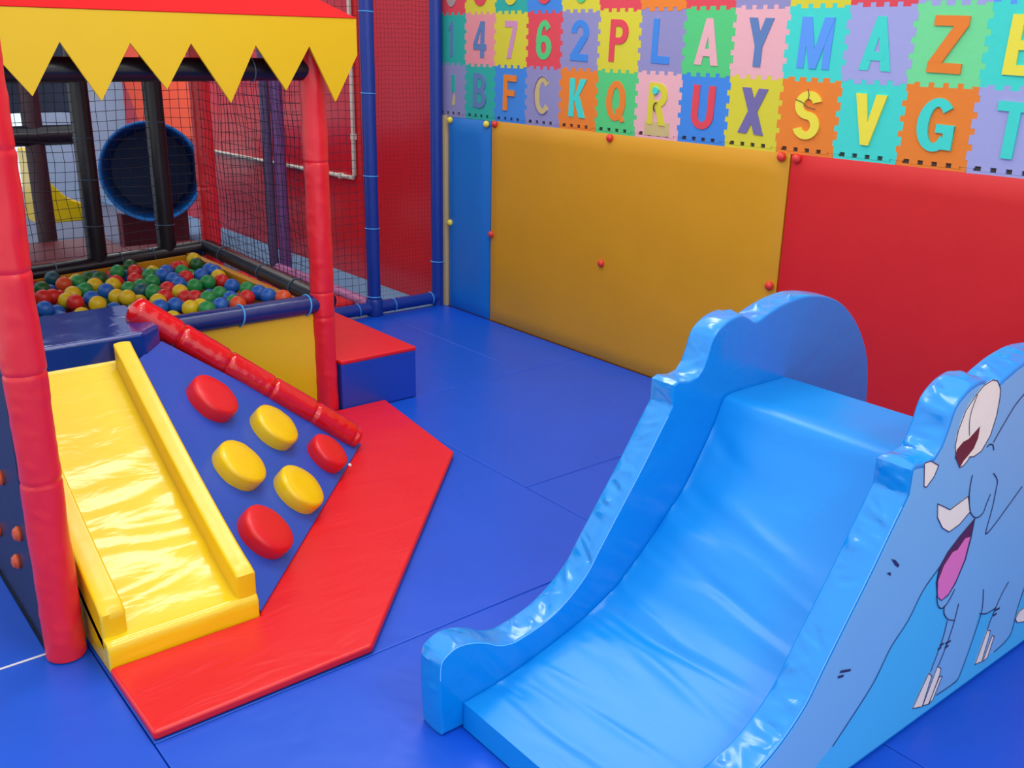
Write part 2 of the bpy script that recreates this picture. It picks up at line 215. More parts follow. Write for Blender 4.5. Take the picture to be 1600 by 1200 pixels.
def lathe(bm, prof, c, axis=(0, 0, 1), n=32):
    """prof: list of (radius, height along axis)"""
    u, v = frame_of(Vector(axis)); a = Vector(axis).normalized(); c = Vector(c); rings = []
    for r, h in prof:
        if r < 1e-6: rings.append([bm.verts.new(c+a*h)])
        else: rings.append([bm.verts.new(c+a*h+(u*math.cos(2*math.pi*k/n)+v*math.sin(2*math.pi*k/n))*r) for k in range(n)])
    for A, B in zip(rings, rings[1:]):
        for k in range(n):
            q = [A[k % len(A)], A[(k+1) % n % len(A)], B[(k+1) % n % len(B)], B[k % len(B)]]
            q2 = []
            for w in q:
                if w not in q2: q2.append(w)
            if len(q2) > 2: bm.faces.new(q2)
    return bm
def catmull(P, per=6):
    out = []; n = len(P)
    for i in range(n-1):
        p0, p1, p2, p3 = P[max(i-1, 0)], P[i], P[i+1], P[min(i+2, n-1)]
        for k in range(per):
            t = k/per
            out.append(tuple(0.5*(2*p1[j]+(p2[j]-p0[j])*t+(2*p0[j]-5*p1[j]+4*p2[j]-p3[j])*t*t+(3*p1[j]-p0[j]-3*p2[j]+p3[j])*t**3) for j in (0, 1)))
    out.append(P[-1]); return out
def resample(P, step, closed=True):
    Q = list(P)+([P[0]] if closed else []); out = []
    for a, b in zip(Q, Q[1:]):
        L = math.dist(a, b); n = max(1, round(L/step))
        for k in range(n): out.append((a[0]+(b[0]-a[0])*k/n, a[1]+(b[1]-a[1])*k/n))
    if not closed: out.append(P[-1])
    return out
def padded_slab(bm, outline, w0, w1, mp, r=0.012, cols=10, disp=None, bulge=0.0):
    """outline: closed 2D polygon (a,b); swept between w0 and w1; mp(a,b,w)->xyz; disp(a,b,s,t)->outward push of the side band"""
    n = len(outline)
    area = sum(outline[i][0]*outline[(i+1) % n][1]-outline[(i+1) % n][0]*outline[i][1] for i in range(n))
    sg = 1 if area > 0 else -1
    nor = []
    for i in range(n):
        a, b = outline[i-1], outline[(i+1) % n]; d = (b[0]-a[0], b[1]-a[1]); L = math.hypot(*d) or 1
        nor.append((sg*d[1]/L, -sg*d[0]/L))
    rows = []
    for k in range(4):
        th = k/4*math.pi/2; rows.append((w0+r*(1-math.cos(th)) if False else w0+r*(1-math.sin(math.pi/2-th)), r*(1-math.sin(th)), 0.0))
    for k in range(cols+1):
        t = k/cols; rows.append((w0+r+(w1-w0-2*r)*t, 0.0, t))
    for k in range(3, -1, -1):
        th = k/4*math.pi/2; rows.append((w1-r*(1-math.sin(math.pi/2-th)), r*(1-math.sin(th)), 1.0))
    V = []
    for (w, inset, t) in rows:
        R = []
        s = 0.0
        for i, (a, b) in enumerate(outline):
            if i: s += math.dist(outline[i-1], outline[i])
            d = -inset
            if inset == 0.0:
                env = (4*t*(1-t))
                d += bulge*env + (disp(a, b, s, t)*min(1, .3+6*min(t, 1-t)) if disp else 0.0)
            R.append(bm.verts.new(mp(a+nor[i][0]*d, b+nor[i][1]*d, w)))
        V.append(R)
    for A, B in zip(V, V[1:]):
        for i in range(n): bm.faces.new((A[i], A[(i+1) % n], B[(i+1) % n], B[i]))
    bm.faces.new(V[0][::-1]); bm.faces.new(V[-1])
    return bm
def wrinkle(seed, amp, lo=0.05, hi=0.12, n=40, span=6.0, skew=0.03, wmin=.006, wmax=.016):
    """random cross folds along the arc length of a padded band"""
    rnd = random.Random(seed); F = []
    s = 0.0
    while s < span:
        s += rnd.uniform(lo, hi); F.append((s, rnd.uniform(wmin, wmax), rnd.uniform(-1, 1)*amp, rnd.uniform(-skew, skew), rnd.random(), rnd.uniform(.25, .6)))
    def f(a, b, s, t):
        d = 0
        for c, w, A, k, tc, tw in F:
            x = (s-c-k*(t-.5))/w
            if -3 < x < 3: d += A*math.exp(-x*x)*math.exp(-((t-tc)/tw)**2)
        return d
    return f
def netting(bm, o, u, v, nu, nv, rad=0.0016, sag=0.006, seed=1, sub=1):
    """square mesh net spanning o + s*u + t*v"""
    o, u, v = Vector(o), Vector(u), Vector(v); nn = u.cross(v).normalized(); uh = u.normalized(); vh = v.normalized()
    def P(i, j):
        s, t = i/nu, j/nv; q = Vector((s*5+seed*3.1, t*5, seed))
        e = min(1, 6*min(s, 1-s, t, 1-t)+.15)
        return o+u*s+v*t+(nn*noise.noise(q)+uh*noise.noise(q+Vector((9, 2, 5)))+vh*noise.noise(q+Vector((3, 7, 1))))*sag*2.5*e
    G = [[P(i, j) for j in range(nv+1)] for i in range(nu+1)]
    for i in range(nu+1): tube(bm, G[i], rad, 3, cap=False)
    for j in range(nv+1): tube(bm, [G[i][j] for i in range(nu+1)], rad, 3, cap=False)
    return bm
def ball_mesh(name, R, m, n=24):
    bm = NB(); bmesh.ops.create_uvsphere(bm, u_segments=n, v_segments=n//2, radius=R)
    me = bpy.data.meshes.new(name); bm.to_mesh(me); bm.free(); me.materials.append(m); me.polygons.foreach_set('use_smooth', [True]*len(me.polygons)); return me

# ------------------------------------------------------------------ the setting
def struct(name, bm, m, parent=None, **k):
    return tag(obj(name, bm, m, parent, **k), kind='structure')
struct('floor', box(NB(), -6.5, 0.2, -7.5, 7.0, -0.12, -0.045), M['floor'], smooth=False)
struct('wall_right', box(NB(), 0.015, 0.2, -7.5, 7.0, -0.045, 3.6), M['wall_red'], smooth=False)
# back wall with a wide window opening on its left
bw = NB()
BX0, BX1, BZ0, BZ1 = -2.75, -1.02, 0.10, 1.02
box(bw, -6.5, BX0, 6.6, 6.75, -0.045, 3.6); box(bw, BX1, 0.015, 6.6, 6.75, -0.045, 3.6)
box(bw, BX0, BX1, 6.6, 6.75, -0.045, BZ0); box(bw, BX0, BX1, 6.6, 6.75, BZ1, 3.6)
struct('wall_back', bw, M['grey_wall'], smooth=False)
wf = NB(); t = 0.05
for x0, x1, z0, z1 in ((BX0, BX1, BZ0, BZ0+t), (BX0, BX1, BZ1-t, BZ1), (BX0, BX0+t, BZ0, BZ1), (BX1-t, BX1, BZ0, BZ1), (-1.9, -1.85, BZ0, BZ1)):
    box(wf, x0, x1, 6.63, 6.7, z0, z1)
win = struct('window_1', wf, M['white_frame'], smooth=False)
gl = bpy.data.materials.new('window_glass'); gl.use_nodes = True
gb = gl.node_tree.nodes['Principled BSDF']; gb.inputs['Base Color'].default_value = (0.8, 0.9, 1, 1); gb.inputs['Roughness'].default_value = 0.02; gb.inputs['Transmission Weight'].default_value = 1.0; gb.inputs['IOR'].default_value = 1.02
struct('pane', box(NB(), BX0, BX1, 6.66, 6.668, BZ0, BZ1), gl, win, smooth=False)
struct('trim_1', box(NB(), -0.014, 0.015, 0.20, 0.232, 0, 1.27), M['trim'], smooth=False)
# strip of carpet between the fence and the red wall
cp = box(NB(), -0.42, 0.012, 0.36, 6.5, -0.045, -0.032)
struct('trim_2', box(NB(), .0125, .0149, -3.59, .24, 1.266, 2.185), mat('backing_dark', (70, 64, 60), .8), smooth=False)
tag(obj('carpet_runner', cp, M['carpet'], smooth=False), 'blue grey carpet strip along foot of red wall behind the net', 'carpet')

# ------------------------------------------------------------------ floor mats
FM = [(-0.5, 0.0, -1.24, 0.25, 'blue floor mat in the far corner beside the narrow blue wall pad'),
      (-1.45, -0.5, -1.24, 0.25, 'blue floor mat under the red topped step block'),
      (-1.45, 0.0, -2.42, -1.24, 'blue floor mat below the ochre wall pad, in the open middle'),
      (-1.45, 0.0, -3.05, -2.42, 'blue floor mat running behind the sky blue elephant slide'),
      (-3.2, -1.45, -3.05, -1.24, 'blue floor mat that the red corner mat lies on'),
      (-3.2, -1.7, -5.4, -3.05, 'blue floor mat in front of the yellow slide, under the elephant slide'),
      (-1.7, 0.0, -5.4, -3.05, 'blue floor mat in the right corner beside the printed elephant'),
      (-5.2, -3.2, -5.4, -2.475, 'blue floor mat in the front left corner left of the red mat'),
      (-5.2, -3.304, -2.475, 0.25, 'blue floor mat behind the left red post beside the navy pit side')]
for x0, x1, y0, y1, lab in FM:
    g = 0.001
    o = obj('floor_mat', box(NB(), x0+g, x1-g, y0+g, y1-g, -0.043, 0.0), M['mat_blue'], bevel=0.005, seg=3)
    tag(o, lab, 'floor mat', 'blue floor mats')

o = obj('seam_strip', box(NB(), -4.6, -3.31, -2.4790, -2.4715, 0.0002, .0022), M['white_frame'], smooth=False); tag(o, 'thin white seam strip between two blue mats at the left edge', 'seam strip')

# ------------------------------------------------------------------ wall pads with buttons
def wall_pad(y0, y1, z1, m, bm_, buttons, label):
    root = empty('wall_pad', (0.0, (y0+y1)/2, 0.0), label, 'wall pad', 'padded wall panels')
    b = NB(); ny = max(6, int((y1-y0)/.05)); nz = 26
    # puffed front face, pulled in at the buttons
    def X(y, z):
        e = min(1, min(y-y0, y1-y, z, z1-z)/0.05); e = max(0, e); d = 0.018*math.sqrt(1-(1-e)**2)
        for by, bz in buttons: d -= 0.007*math.exp(-((y-by)**2+(z-bz)**2)/0.0025)
        d += 0.003*noise.noise(Vector((y*3, z*3, 1.7)))
        return 0.004-max(d, 0.0)
    G = [[b.verts.new((X(y0+(y1-y0)*i/ny, z1*j/nz), y0+(y1-y0)*i/ny, 0.001+z1*j/nz)) for j in range(nz+1)] for i in range(ny+1)]
    for i in range(ny):
        for j in range(nz): b.faces.new((G[i][j], G[i][j+1], G[i+1][j+1], G[i+1][j]))
    rim = [G[0][j] for j in range(nz+1)]+[G[i][nz] for i in range(1, ny+1)]+[G[ny][j] for j in range(nz-1, -1, -1)]+[G[i][0] for i in range(ny-1, 0, -1)]
    back = [b.verts.new((0.014, v.co.y, v.co.z)) for v in rim]
    for i in range(len(rim)): b.faces.new((rim[i], rim[(i+1) % len(rim)], back[(i+1) % len(rim)], back[i]))
    b.faces.new(back)
    obj('panel', b, m, root, angle=60)
    for by, bz in buttons:
        q = NB(); lathe(q, [(0.0, 0.026), (0.011, 0.0245), (0.018, 0.019), (0.0215, 0.011), (0.021, 0.003), (0.014, -0.006), (0.0, -0.006)], (X(by, bz)+0.002, by, bz), (-1, 0, 0), 20)
        obj('button', q, bm_, root)
    return root
wall_pad(-0.268, 0.188, 1.262, M['pad_blue'], M['button_yellow'], [(0.152, 1.244), (-0.237, 1.244), (0.150, 0.58)], 'narrow blue wall pad with yellow buttons in the far corner')
wall_pad(-2.482, -0.276, 1.266, M['ochre'], M['button_red'], [(-0.321, 1.25), (-1.331, 1.246), (-2.443, 1.25), (-0.30, 0.57), (-1.313, 0.562), (-2.452, 0.655)], 'wide ochre yellow wall pad with red buttons')
wall_pad(-5.3, -2.49, 1.268, M['pad_red'], M['button_red'], [(-2.525, 1.25)], 'large red wall pad behind the elephant slide')

# ------------------------------------------------------------------ foam letter tiles
def tile_outline(w=0.3, n=10, t=0.009):
    """square with interlocking tabs; local coords, tabs run past one edge where the neighbour is notched"""
    s = w/n; P = []
    def edge(f, par):
        out = []
        for k in range(n):
            h = t if (k % 2 == par) else -t
            if k == 0 or k == n-1: h = -t if par else t*0
            fl = 0.10*s
            a, b = k*s, (k+1)*s
            if h > 0: a, b = a-fl, b+fl
            elif h < 0: a, b = a+fl, b-fl
            if k == 0: a = 0
            if k == n-1: b = w
            out += [f(a, h), f(b, h)]
        return out
    P += edge(lambda a, h: (a, -h), 0)          # bottom
    P += edge(lambda a, h: (w+h, a), 0)         # right
    P += edge(lambda a, h: (w-a, w+h), 0)       # top (mirrored order)
    P += edge(lambda a, h: (-h, w-a), 0)
    Q = []
    for p in P:
        if not Q or math.dist(p, Q[-1]) > 1e-5: Q.append(p)
    return Q
TILE_T = 0.009
def Rc(x0, y0, x1, y1): return [(x0, y0), (x1, y0), (x1, y1), (x0, y1)]
def Ar(cx, cy, ro, so, ri, si, a0, a1): return ('arc', cx, cy, ro, so, ri, si, a0, a1)
MX = lambda P: [(1-x, y) for x, y in P]
BOWL = [Rc(.3, .84, .52, 1), Rc(.3, .42, .52, .58), Ar(.52, .71, .48, .29, .18, .13, -90, 90)]
GLYPH = {
 '1': [Rc(.34, 0, .74, 1), [(.34, .80), (.08, .70), (.08, .84), (.40, 1)]],
 '4': [Rc(.54, 0, .84, 1), Rc(0, .21, 1, .38), [(0, .38), (0, .30), (.25, .34), (.54, .76), (.54, 1)]],
 '7': [Rc(0, .83, 1, 1), [(.68, .85), (1, .85), (.56, 0), (.22, 0)]],
 '6': [Ar(.5, .31, .5, .31, .19, .15, 0, 360), Ar(.5, .5, .5, .5, .19, .35, 40, 190)],
 '2': [Ar(.5, .70, .5, .30, .19, .14, -30, 185), [(.93, .55), (.60, .62), (0, .14), (.42, .14)], Rc(0, 0, 1, .17)],
 'P': [Rc(0, 0, .3, 1)]+BOWL, 'L': [Rc(0, 0, .32, 1), Rc(.32, 0, 1, .17)],
 'A': [[(0, 0), (.30, 0), (.62, 1), (.36, 1)], MX([(0, 0), (.30, 0), (.62, 1), (.36, 1)]), Rc(.25, .19, .75, .35)],
 'Y': [[(0, 1), (.34, 1), (.64, .46), (.36, .40)], MX([(0, 1), (.34, 1), (.64, .46), (.36, .40)]), Rc(.35, 0, .65, .47)],
 'M': [Rc(0, 0, .22, 1), Rc(.78, 0, 1, 1), [(0, 1), (.30, 1), (.62, 0), (.40, 0)], MX([(0, 1), (.30, 1), (.62, 0), (.40, 0)])],
 'Z': [Rc(0, .82, 1, 1), Rc(0, 0, 1, .18), [(.60, .83), (1, .83), (.40, .17), (0, .17)]],
 'E': [Rc(0, 0, .32, 1), Rc(.32, .83, 1, 1), Rc(.32, .42, .94, .58), Rc(.32, 0, 1, .17)],
 'F': [Rc(0, 0, .32, 1), Rc(.32, .83, 1, 1), Rc(.32, .42, .88, .58)],
 'B': [Rc(0, 0, .3, 1), Rc(.3, .85, .55, 1), Rc(.3, .43, .55, .58), Rc(.3, 0, .55, .15), Ar(.52, .73, .41, .27, .16, .13, -90, 90), Ar(.52, .29, .48, .29, .19, .14, -90, 90)],
 'C': [Ar(.5, .5, .5, .5, .2, .34, 40, 320)],
 'K': [Rc(0, 0, .3, 1), [(.62, 1), (1, 1), (.50, .48), (.25, .40)], [(.28, .52), (.54, .64), (1, 0), (.63, 0)]],
 'Q': [Ar(.5, .5, .5, .5, .2, .33, 0, 360), [(.48, .28), (.66, .34), (1.02, .02), (.80, -.02)]],
 'R': [Rc(0, 0, .3, 1)]+BOWL+[[(.38, .46), (.70, .46), (1, 0), (.67, 0)]],
 'U': [Rc(0, .32, .3, 1), Rc(.7, .32, 1, 1), Ar(.5, .33, .5, .33, .2, .17, 180, 360)],
 'X': [[(0, 0), (.35, 0), (1, 1), (.65, 1)], MX([(0, 0), (.35, 0), (1, 1), (.65, 1)])],
 'S': [Ar(.5, .71, .5, .29, .18, .13, 20, 272), Ar(.5, .29, .5, .29, .18, .13, -160, 92)],
 'V': [[(0, 1), (.34, 1), (.63, 0), (.37, 0)], MX([(0, 1), (.34, 1), (.63, 0), (.37, 0)])],
 'G': [Ar(.5, .5, .5, .5, .2, .34, 42, 325), Rc(.52, .36, 1, .52), Rc(.74, .06, 1, .50)],
 'T': [Rc(0, .83, 1, 1), Rc(.34, 0, .66, .84)],
 '0': [Ar(.5, .5, .5, .5, .2, .34, 0, 360)], '8': [Ar(.5, .27, .5, .27, .2, .12, 0, 360), Ar(.5, .75, .44, .25, .18, .11, 0, 360)],
 '5': [Rc(.1, .84, .95, 1), Rc(.06, .48, .34, .98), Ar(.46, .31, .5, .31, .2, .15, -160, 120)],
 '3': [Ar(.46, .73, .5, .27, .2, .12, -90, 150), Ar(.46, .29, .5, .29, .2, .14, -150, 90)], '9': [Ar(.5, .69, .5, .31, .19, .15, 0, 360), Ar(.5, .5, .5, .5, .19, .35, 220, 370)],
}
def glyph(ch, H, W, depth=0.0):
    """bold sans letter as a mesh in the xy plane, extruded along z"""
    g = NB()
    d0 = depth
    for ip, p in enumerate(GLYPH[ch]):
        depth = d0+.0005*ip
        if p[0] == 'arc':
            _, cx, cy, ro, so, ri, si, a0, a1 = p; n = max(6, int(abs(a1-a0)/9)); ful = abs(a1-a0) >= 359.9
            co = []
            for k in range(n if ful else n+1):
                t = math.radians(a0+(a1-a0)*k/n); cs, sn = math.cos(t), math.sin(t)
                co.append([g.verts.new((((cx+r*cs)-.5)*W, ((cy+s*sn)-.5)*H, z)) for r, s, z in ((ro, so, 0), (ro, so, depth), (ri, si, depth), (ri, si, 0))])
            for k in range(n):
                A, B_ = co[k], co[(k+1) % len(co)]
                for q in range(4): g.faces.new((A[q], A[(q+1) % 4], B_[(q+1) % 4], B_[q]))
            if not ful: g.faces.new(co[0]); g.faces.new(co[-1][::-1])
        else: prism(g, [((x-.5)*W, (y-.5)*H, 0) for x, y in p], (0, 0, depth))
    return g
def tile(col, row, ch, tm, lm, label, W=0.15, H=0.215, rot=0.0, raise_=0.004, dz=0.0, extra=None):
    """col 0 starts at y=0 and runs towards the camera; row 0 is the PLAY MAZE row"""
    y0 = -0.3*col+0.0; z0 = 1.588+0.3*row
    root = empty('foam_tile', (0.0, y0-0.15, z0), label, 'foam tile', 'interlocking foam alphabet tiles')
    b = NB(); fx = 0.012-TILE_T
    jx = 0.0016*noise.noise(Vector((col*1.7, row*2.3, 0)))
    out = tile_outline()
    prism(b, [(fx+jx, y0-a, z0+c) for a, c in out], (TILE_T-jx, 0, 0))
    tri(b)
    obj('tile_base', b, M['foam_'+tm], root, smooth=False)
    if row == -1:
        sb = NB(); box(sb, fx+jx+.001, .012, y0-.299, y0-.001, z0-.0235, z0-.0095)
        for ya, yb in ((.0005, .026), (.2745, .2995)): box(sb, fx+jx+.001, .012, y0-yb, y0-ya, z0-.0098, z0-.0004)
        obj('edging_strip', sb, M['foam_'+tm], root, smooth=False)
    if ch:
        g = glyph(ch, H, W, raise_+0.004)
        cs, sn = math.cos(rot), math.sin(rot)
        for v in g.verts:
            a, c, d = v.co; a, c = a*cs-c*sn, a*sn+c*cs
            v.co = (fx+jx+0.004-d, y0-0.15-a, z0+0.15+dz+c)
        obj('letter_inlay', g, M['foam_'+lm], root, smooth=False)
    if extra: extra(root, y0, z0, fx+jx)
    return root
ROW_A = [(-1, '1', 'teal', 'slate', .085), (0, '4', 'pink', 'slate', .16), (1, '7', 'yellow', 'mauve', .14), (2, '6', 'red', 'green', .16), (3, '2', 'lav', 'blue', .17), (4, 'P', 'yellow', 'red', .165), (5, 'L', 'lav', 'blue', .15), (6, 'A', 'green', 'palepink', .18), (7, 'Y', 'palepink', 'slate', .17), (8, 'M', 'turq', 'brblue', .20), (9, 'A', 'lilac', 'turq', .18), (10, 'Z', 'ltgreen', 'orange', .17), (11, 'E', 'turq', 'bryellow', .17)]
CN = dict(teal='teal', turq='turquoise', pink='pink', palepink='pale pink', yellow='yellow', bryellow='yellow', red='red', lav='lavender', lilac='lilac', blue='blue', brblue='blue', green='green', ltgreen='light green', orange='orange', purple='purple', slate='slate blue', mauve='mauve', grey='grey')
NUMS = '0123456789'
for c, ch, tm, lm, w in ROW_A:
    kind = 'number' if ch in NUMS else 'letter'
    lab = f'{CN[tm]} foam wall tile with {CN[lm]} {kind} {ch}'
    if ch == 'A': lab += ' between L and Y' if c == 6 else ' between M and Z'
    tile(c, 0, ch, tm, lm, lab, W=w*.82, H=.21, raise_=0.006 if ch in 'ZE' else 0.0025, rot=-0.03)
def beige_patch(y_off, z_off, w, h):
    def f(root, y0, z0, fx):
        b = NB(); box(b, fx-0.0012, fx+0.002, y0-y_off-w, y0-y_off, z0+z_off, z0+z_off+h)
        obj('torn_patch', b, M['foam_backing'], root, smooth=False)
    return f
def c_hole(root, y0, z0, fx):
    # the C is gone: pale backing shows in the C-shaped hole, with a loose purple middle
    g = glyph('C', .215, .15, 0.0025)
    for v in g.verts: v.co = (fx+.001-v.co.z, y0-0.15-v.co.x, z0+0.15+v.co.y)
    obj('letter_hole', g, M['foam_backing'], root, smooth=False)
    r = NB(); ring_pts = [(fx-0.002, y0-0.15+0.072*math.cos(a)*-1, z0+0.15+0.104*math.sin(a)) for a in [math.radians(50+k*7) for k in range(38)]]
    tube(r, ring_pts, 0.0035, 5); obj('hole_edge', r, M['foam_purple'], root)
def r_torn(root, y0, z0, fx):
    beige_patch(0.07, -0.006, 0.17, 0.068)(root, y0, z0, fx)
    b = NB(); lathe(b, [(0, .010), (.018, .010), (.02, .006), (.02, 0)], (fx, y0-0.135, z0+0.215), (-1, 0, 0), 20); obj('letter_counter', b, M['foam_turq'], root)
    b = NB(); tube(b, [(fx-0.009, y0-0.148+0.016*math.cos(a), z0+0.135+0.022*math.sin(a)) for a in [math.radians(-70+k*16) for k in range(12)]], 0.003, 5); obj('letter_slit', b, M['brown_post'], root)
def i_torn(root, y0, z0, fx):
    b = NB(); box(b, fx-0.003, fx+0.002, y0-0.185, y0-0.15, z0+0.13, z0+0.235); obj('letter_inlay', b, M['foam_teal'], root, smooth=False)
    b = NB(); prism(b, [(fx-0.002, y0-p, z0+q) for p, q in ((.15, .05), (.185, .05), (.188, .095), (.18, .13), (.165, .10))], (0.003, 0, 0)); obj('torn_patch', b, M['foam_backing'], root, smooth=False)
def s_cracks(root, y0, z0, fx):
    for pts in (((.143, .262), (.152, .235), (.148, .215)), ((.085, .215), (.12, .205), (.15, .185), (.19, .178))):
        b = NB(); tube(b, [(fx-0.0085, y0-p, z0+q) for p, q in pts], 0.0018, 5); obj('crack', b, M['brown_post'], root)
ROW_B = [(-1, '', 'lav', '', 0, i_torn, 'lavender foam wall tile with a torn teal stroke above the blue pad'), (0, 'B', 'teal', 'slate', .16, None, ''), (1, 'F', 'blue', 'orange', .14, None, ''), (2, '', 'lav', '', 0, c_hole, 'lavender foam wall tile with an empty C shaped hole'), (3, 'K', 'orange', 'turq', .16, None, ''), (4, 'Q', 'green', 'orange', .17, None, ''), (5, 'R', 'palepink', 'yellow', .15, r_torn, 'pale pink foam wall tile with yellow R and torn lower edge'), (6, 'U', 'blue', 'red', .165, None, ''), (7, 'X', 'yellow', 'purple', .175, None, ''), (8, 'S', 'orange', 'bryellow', .16, s_cracks, 'orange foam wall tile with cracked yellow letter S'), (9, 'V', 'turq', 'bryellow', .17, None, ''), (10, 'G', 'orange', 'turq', .185, None, ''), (11, 'T', 'lilac', 'turq', .16, None, '')]
for c, ch, tm, lm, w, ex, lab in ROW_B:
    tile(c, -1, ch, tm, lm, lab or f'{CN[tm]} foam wall tile with {CN[lm]} letter {ch}', W=w*.85, H=.205, raise_=0.007 if ch in 'SVGTF' else 0.003, rot=-0.03, extra=ex)
ROW_T = [(-1, '0', 'red', 'grey'), (0, '8', 'yellow', 'red'), (1, '5', 'teal', 'yellow'), (2, '3', 'blue', 'red'), (3, '9', 'yellow', 'green'), (4, '', 'red', ''), (5, '', 'orange', ''), (6, '', 'red', ''), (7, '', 'lav', ''), (8, '', 'yellow', ''), (9, '', 'red', ''), (10, '', 'lilac', ''), (11, '', 'brblue', '')]
BELOW = {c: ch for c, ch, *_ in ROW_A}
for c, ch, tm, lm in ROW_T:
    lab = f'{CN[tm]} foam tile at the photo top, above the tile reading {BELOW[c]}' + (' next to L' if c == 6 else ' next to Z' if c == 9 else '')
    tile(c, 1, ch, tm, lm or 'red', lab, W=.13, H=.22)

# ------------------------------------------------------------------ blue pipe fence with net
FY = 0.26
fe = empty('net_fence', (-0.54, FY, 0.0), 'dark blue padded pipe fence with net in front of the red wall', 'fence')
for px, rr in ((-0.548, .044), (-0.042, .041)):
    b = NB(); tube(b, [(px, FY, 0.0), (px, FY, 0.35), (px, FY, 1.2), (px, FY, 2.35)], rr, 24); obj('post', b, M['pipe_blue'], fe)
for x0, x1 in ((-1.50, -0.548), (-0.548, -0.042)):
    b = NB(); tube(b, [(x0, FY, 0.052), ((x0+x1)/2, FY, 0.052), (x1, FY, 0.052)], 0.04, 20); obj('bottom_rail', b, M['pipe_blue'], fe)
b = NB(); lathe(b, [(0, 0), (.053, 0), (.056, .01), (.056, .10), (.050, .112), (0, .112)], (-0.548, FY, 0.001)); obj('elbow_sleeve', b, M['pipe_blue'], fe)
for px, pz in ((-.548, 1.884), (-.548, 1.412), (-.548, .91), (-.548, .578), (-.548, .128), (-.042, .303)):
    b = NB(); ring(b, (px, FY, pz), (0.05, 0.02, 1), .0455, .0035); obj('cable_tie', b, M['tie'], fe)
for px in (-.675, -.40, -.10):
    b = NB(); ring(b, (px, FY, 0.052), (1, 0, 0.08), .042, .0035); obj('cable_tie', b, M['tie'], fe)
b = NB(); netting(b, (-1.50, FY+.03, .06), (0.91, 0, 0), (0, 0, 2.2), 18, 44, .0015, .006, 2); obj('net', b, M['net'], fe, smooth=False)
b = NB(); netting(b, (-0.51, FY+.03, .06), (0.44, 0, 0), (0, 0, 2.2), 17, 80, .0007, .004, 3); obj('net', b, M['net_red'], fe, smooth=False)

# conduit on the red wall
b = NB(); tube(b, [(-.005, 1.41, 2.6), (-.005, 1.41, 1.4), (-.005, 1.412, .76), (-.005, 1.43, .735), (-.005, 2.9, .715), (-.005, 4.2, .70)], .016, 12)
cd = empty('conduit', (0.0, 1.41, .73), 'thin white conduit pipe with an elbow on the red wall', 'pipe')
obj('pipe', b, M['white_pvc'], cd)
for yy, zz in ((1.41, 1.04), (1.62, .732), (2.9, .715)):
    b = NB(); box(b, -.02, .014, yy-.022, yy+.022, zz-.022, zz+.022); obj('clip', b, M['white_pvc'], cd, bevel=.005)

# ------------------------------------------------------------------ ball pit
PX0, PX1, PY0, PY1, RZ, RR = -3.25, -1.69, -1.19, 0.40, 0.553, 0.045
pit = empty('ball_pit', ((PX0+PX1)/2, (PY0+PY1)/2, 0.0), 'ball pit of padded rails, posts and netting behind the yellow slide', 'ball pit')
def sleeve(bm, x, y, z0, z1, r, seams, seed=0):
    rnd = random.Random(seed); zs = []; z = z0
    while z < z1: zs.append(z); z += 0.006
    zs.append(z1); pts = []; rads = []
    for z in zs:
        d = min([abs(z-s) for s in seams] or [9]); rr = r - .0035*math.exp(-(d/.005)**2) + .0015*noise.noise(Vector((seed, z*9, 3)))
        pts.append((x, y, z)); rads.append(rr)
    tube(bm, pts, rads, 28)
    for v in bm.verts:
        if z0+.001 < v.co.z < z1-.001:
            k = 0.004*noise.noise(Vector((v.co.x*14, v.co.y*14, v.co.z*5+seed))) + .003*max(0, noise.noise(Vector((v.co.x*25+v.co.z*18, v.co.y*25, v.co.z*22+seed)))-.1) + .002*noise.noise(Vector((v.co.x*40, v.co.y*40, v.co.z*12+seed)))
            d = Vector((v.co.x-x, v.co.y-y, 0)).normalized(); v.co += d*k
    return bm
obj('post', sleeve(NB(), -1.69, -1.19, 0.0, 1.78, .056, [.49, .607, 1.2], 2), M['red_tube'], pit)['label'] = 'red padded corner post'
obj('post', sleeve(NB(), -1.565, PY1, -0.04, 1.78, .056, [.9], 4), M['red_tube'], pit)['label'] = 'red padded corner post'
for px in (-2.22, -1.828):
    b = NB(); tube(b, [(px, PY1+.01, -0.04), (px, PY1+.01, .9), (px, PY1+.01, 1.78)], .052, 22); o = obj('post', b, M['black'], pit); o['label'] = 'black foam post'
    for zz in (1.2, .98, .73) if px < -2 else (1.27, .70):
        b = NB(); ring(b, (px, PY1+.01, zz), (.03, .05, 1), .053, .003); obj('cable_tie', b, M['tie_dark'], pit)
b = NB(); tube(b, [(-3.25, PY1, -0.04), (-3.25, PY1, 1.78)], .052, 22); obj('post', b, M['black'], pit)
for z0, z1, nm in ((1.55, 1.55, 'top_rail'),):
    b = NB(); tube(b, [(PX0, PY0, 1.592), (-2.4, PY0, 1.592), (-1.70, PY0, 1.592)], .046, 22); o = obj(nm, b, M['black'], pit)
    b = NB(); ring(b, (-1.97, PY0, 1.592), (1, 0, .05), .048, .003); obj('cable_tie', b, M['tie_dark'], pit)
def rail(p, q, m, r=RR):
    b = NB(); p, q = Vector(p), Vector(q); n = 24; pts = [p.lerp(q, i/n) for i in range(n+1)]
    rads = [r*(1+.03*noise.noise(Vector((i*.7, p.x*3, p.y*3)))) for i in range(n+1)]; tube(b, pts, rads, 22); return obj('rail', b, m, pit)
rail((PX0, PY0, RZ), (PX1+.03, PY0, RZ), M['navy']); rail((PX1+.03, PY0, RZ), (-1.60, PY1, RZ), M['black']); rail((-1.57, PY1, RZ-.004), (PX0, PY1, RZ-.085), M['black']); rail((PX0, PY0, RZ), (PX0, PY1, RZ-.085), M['black'])
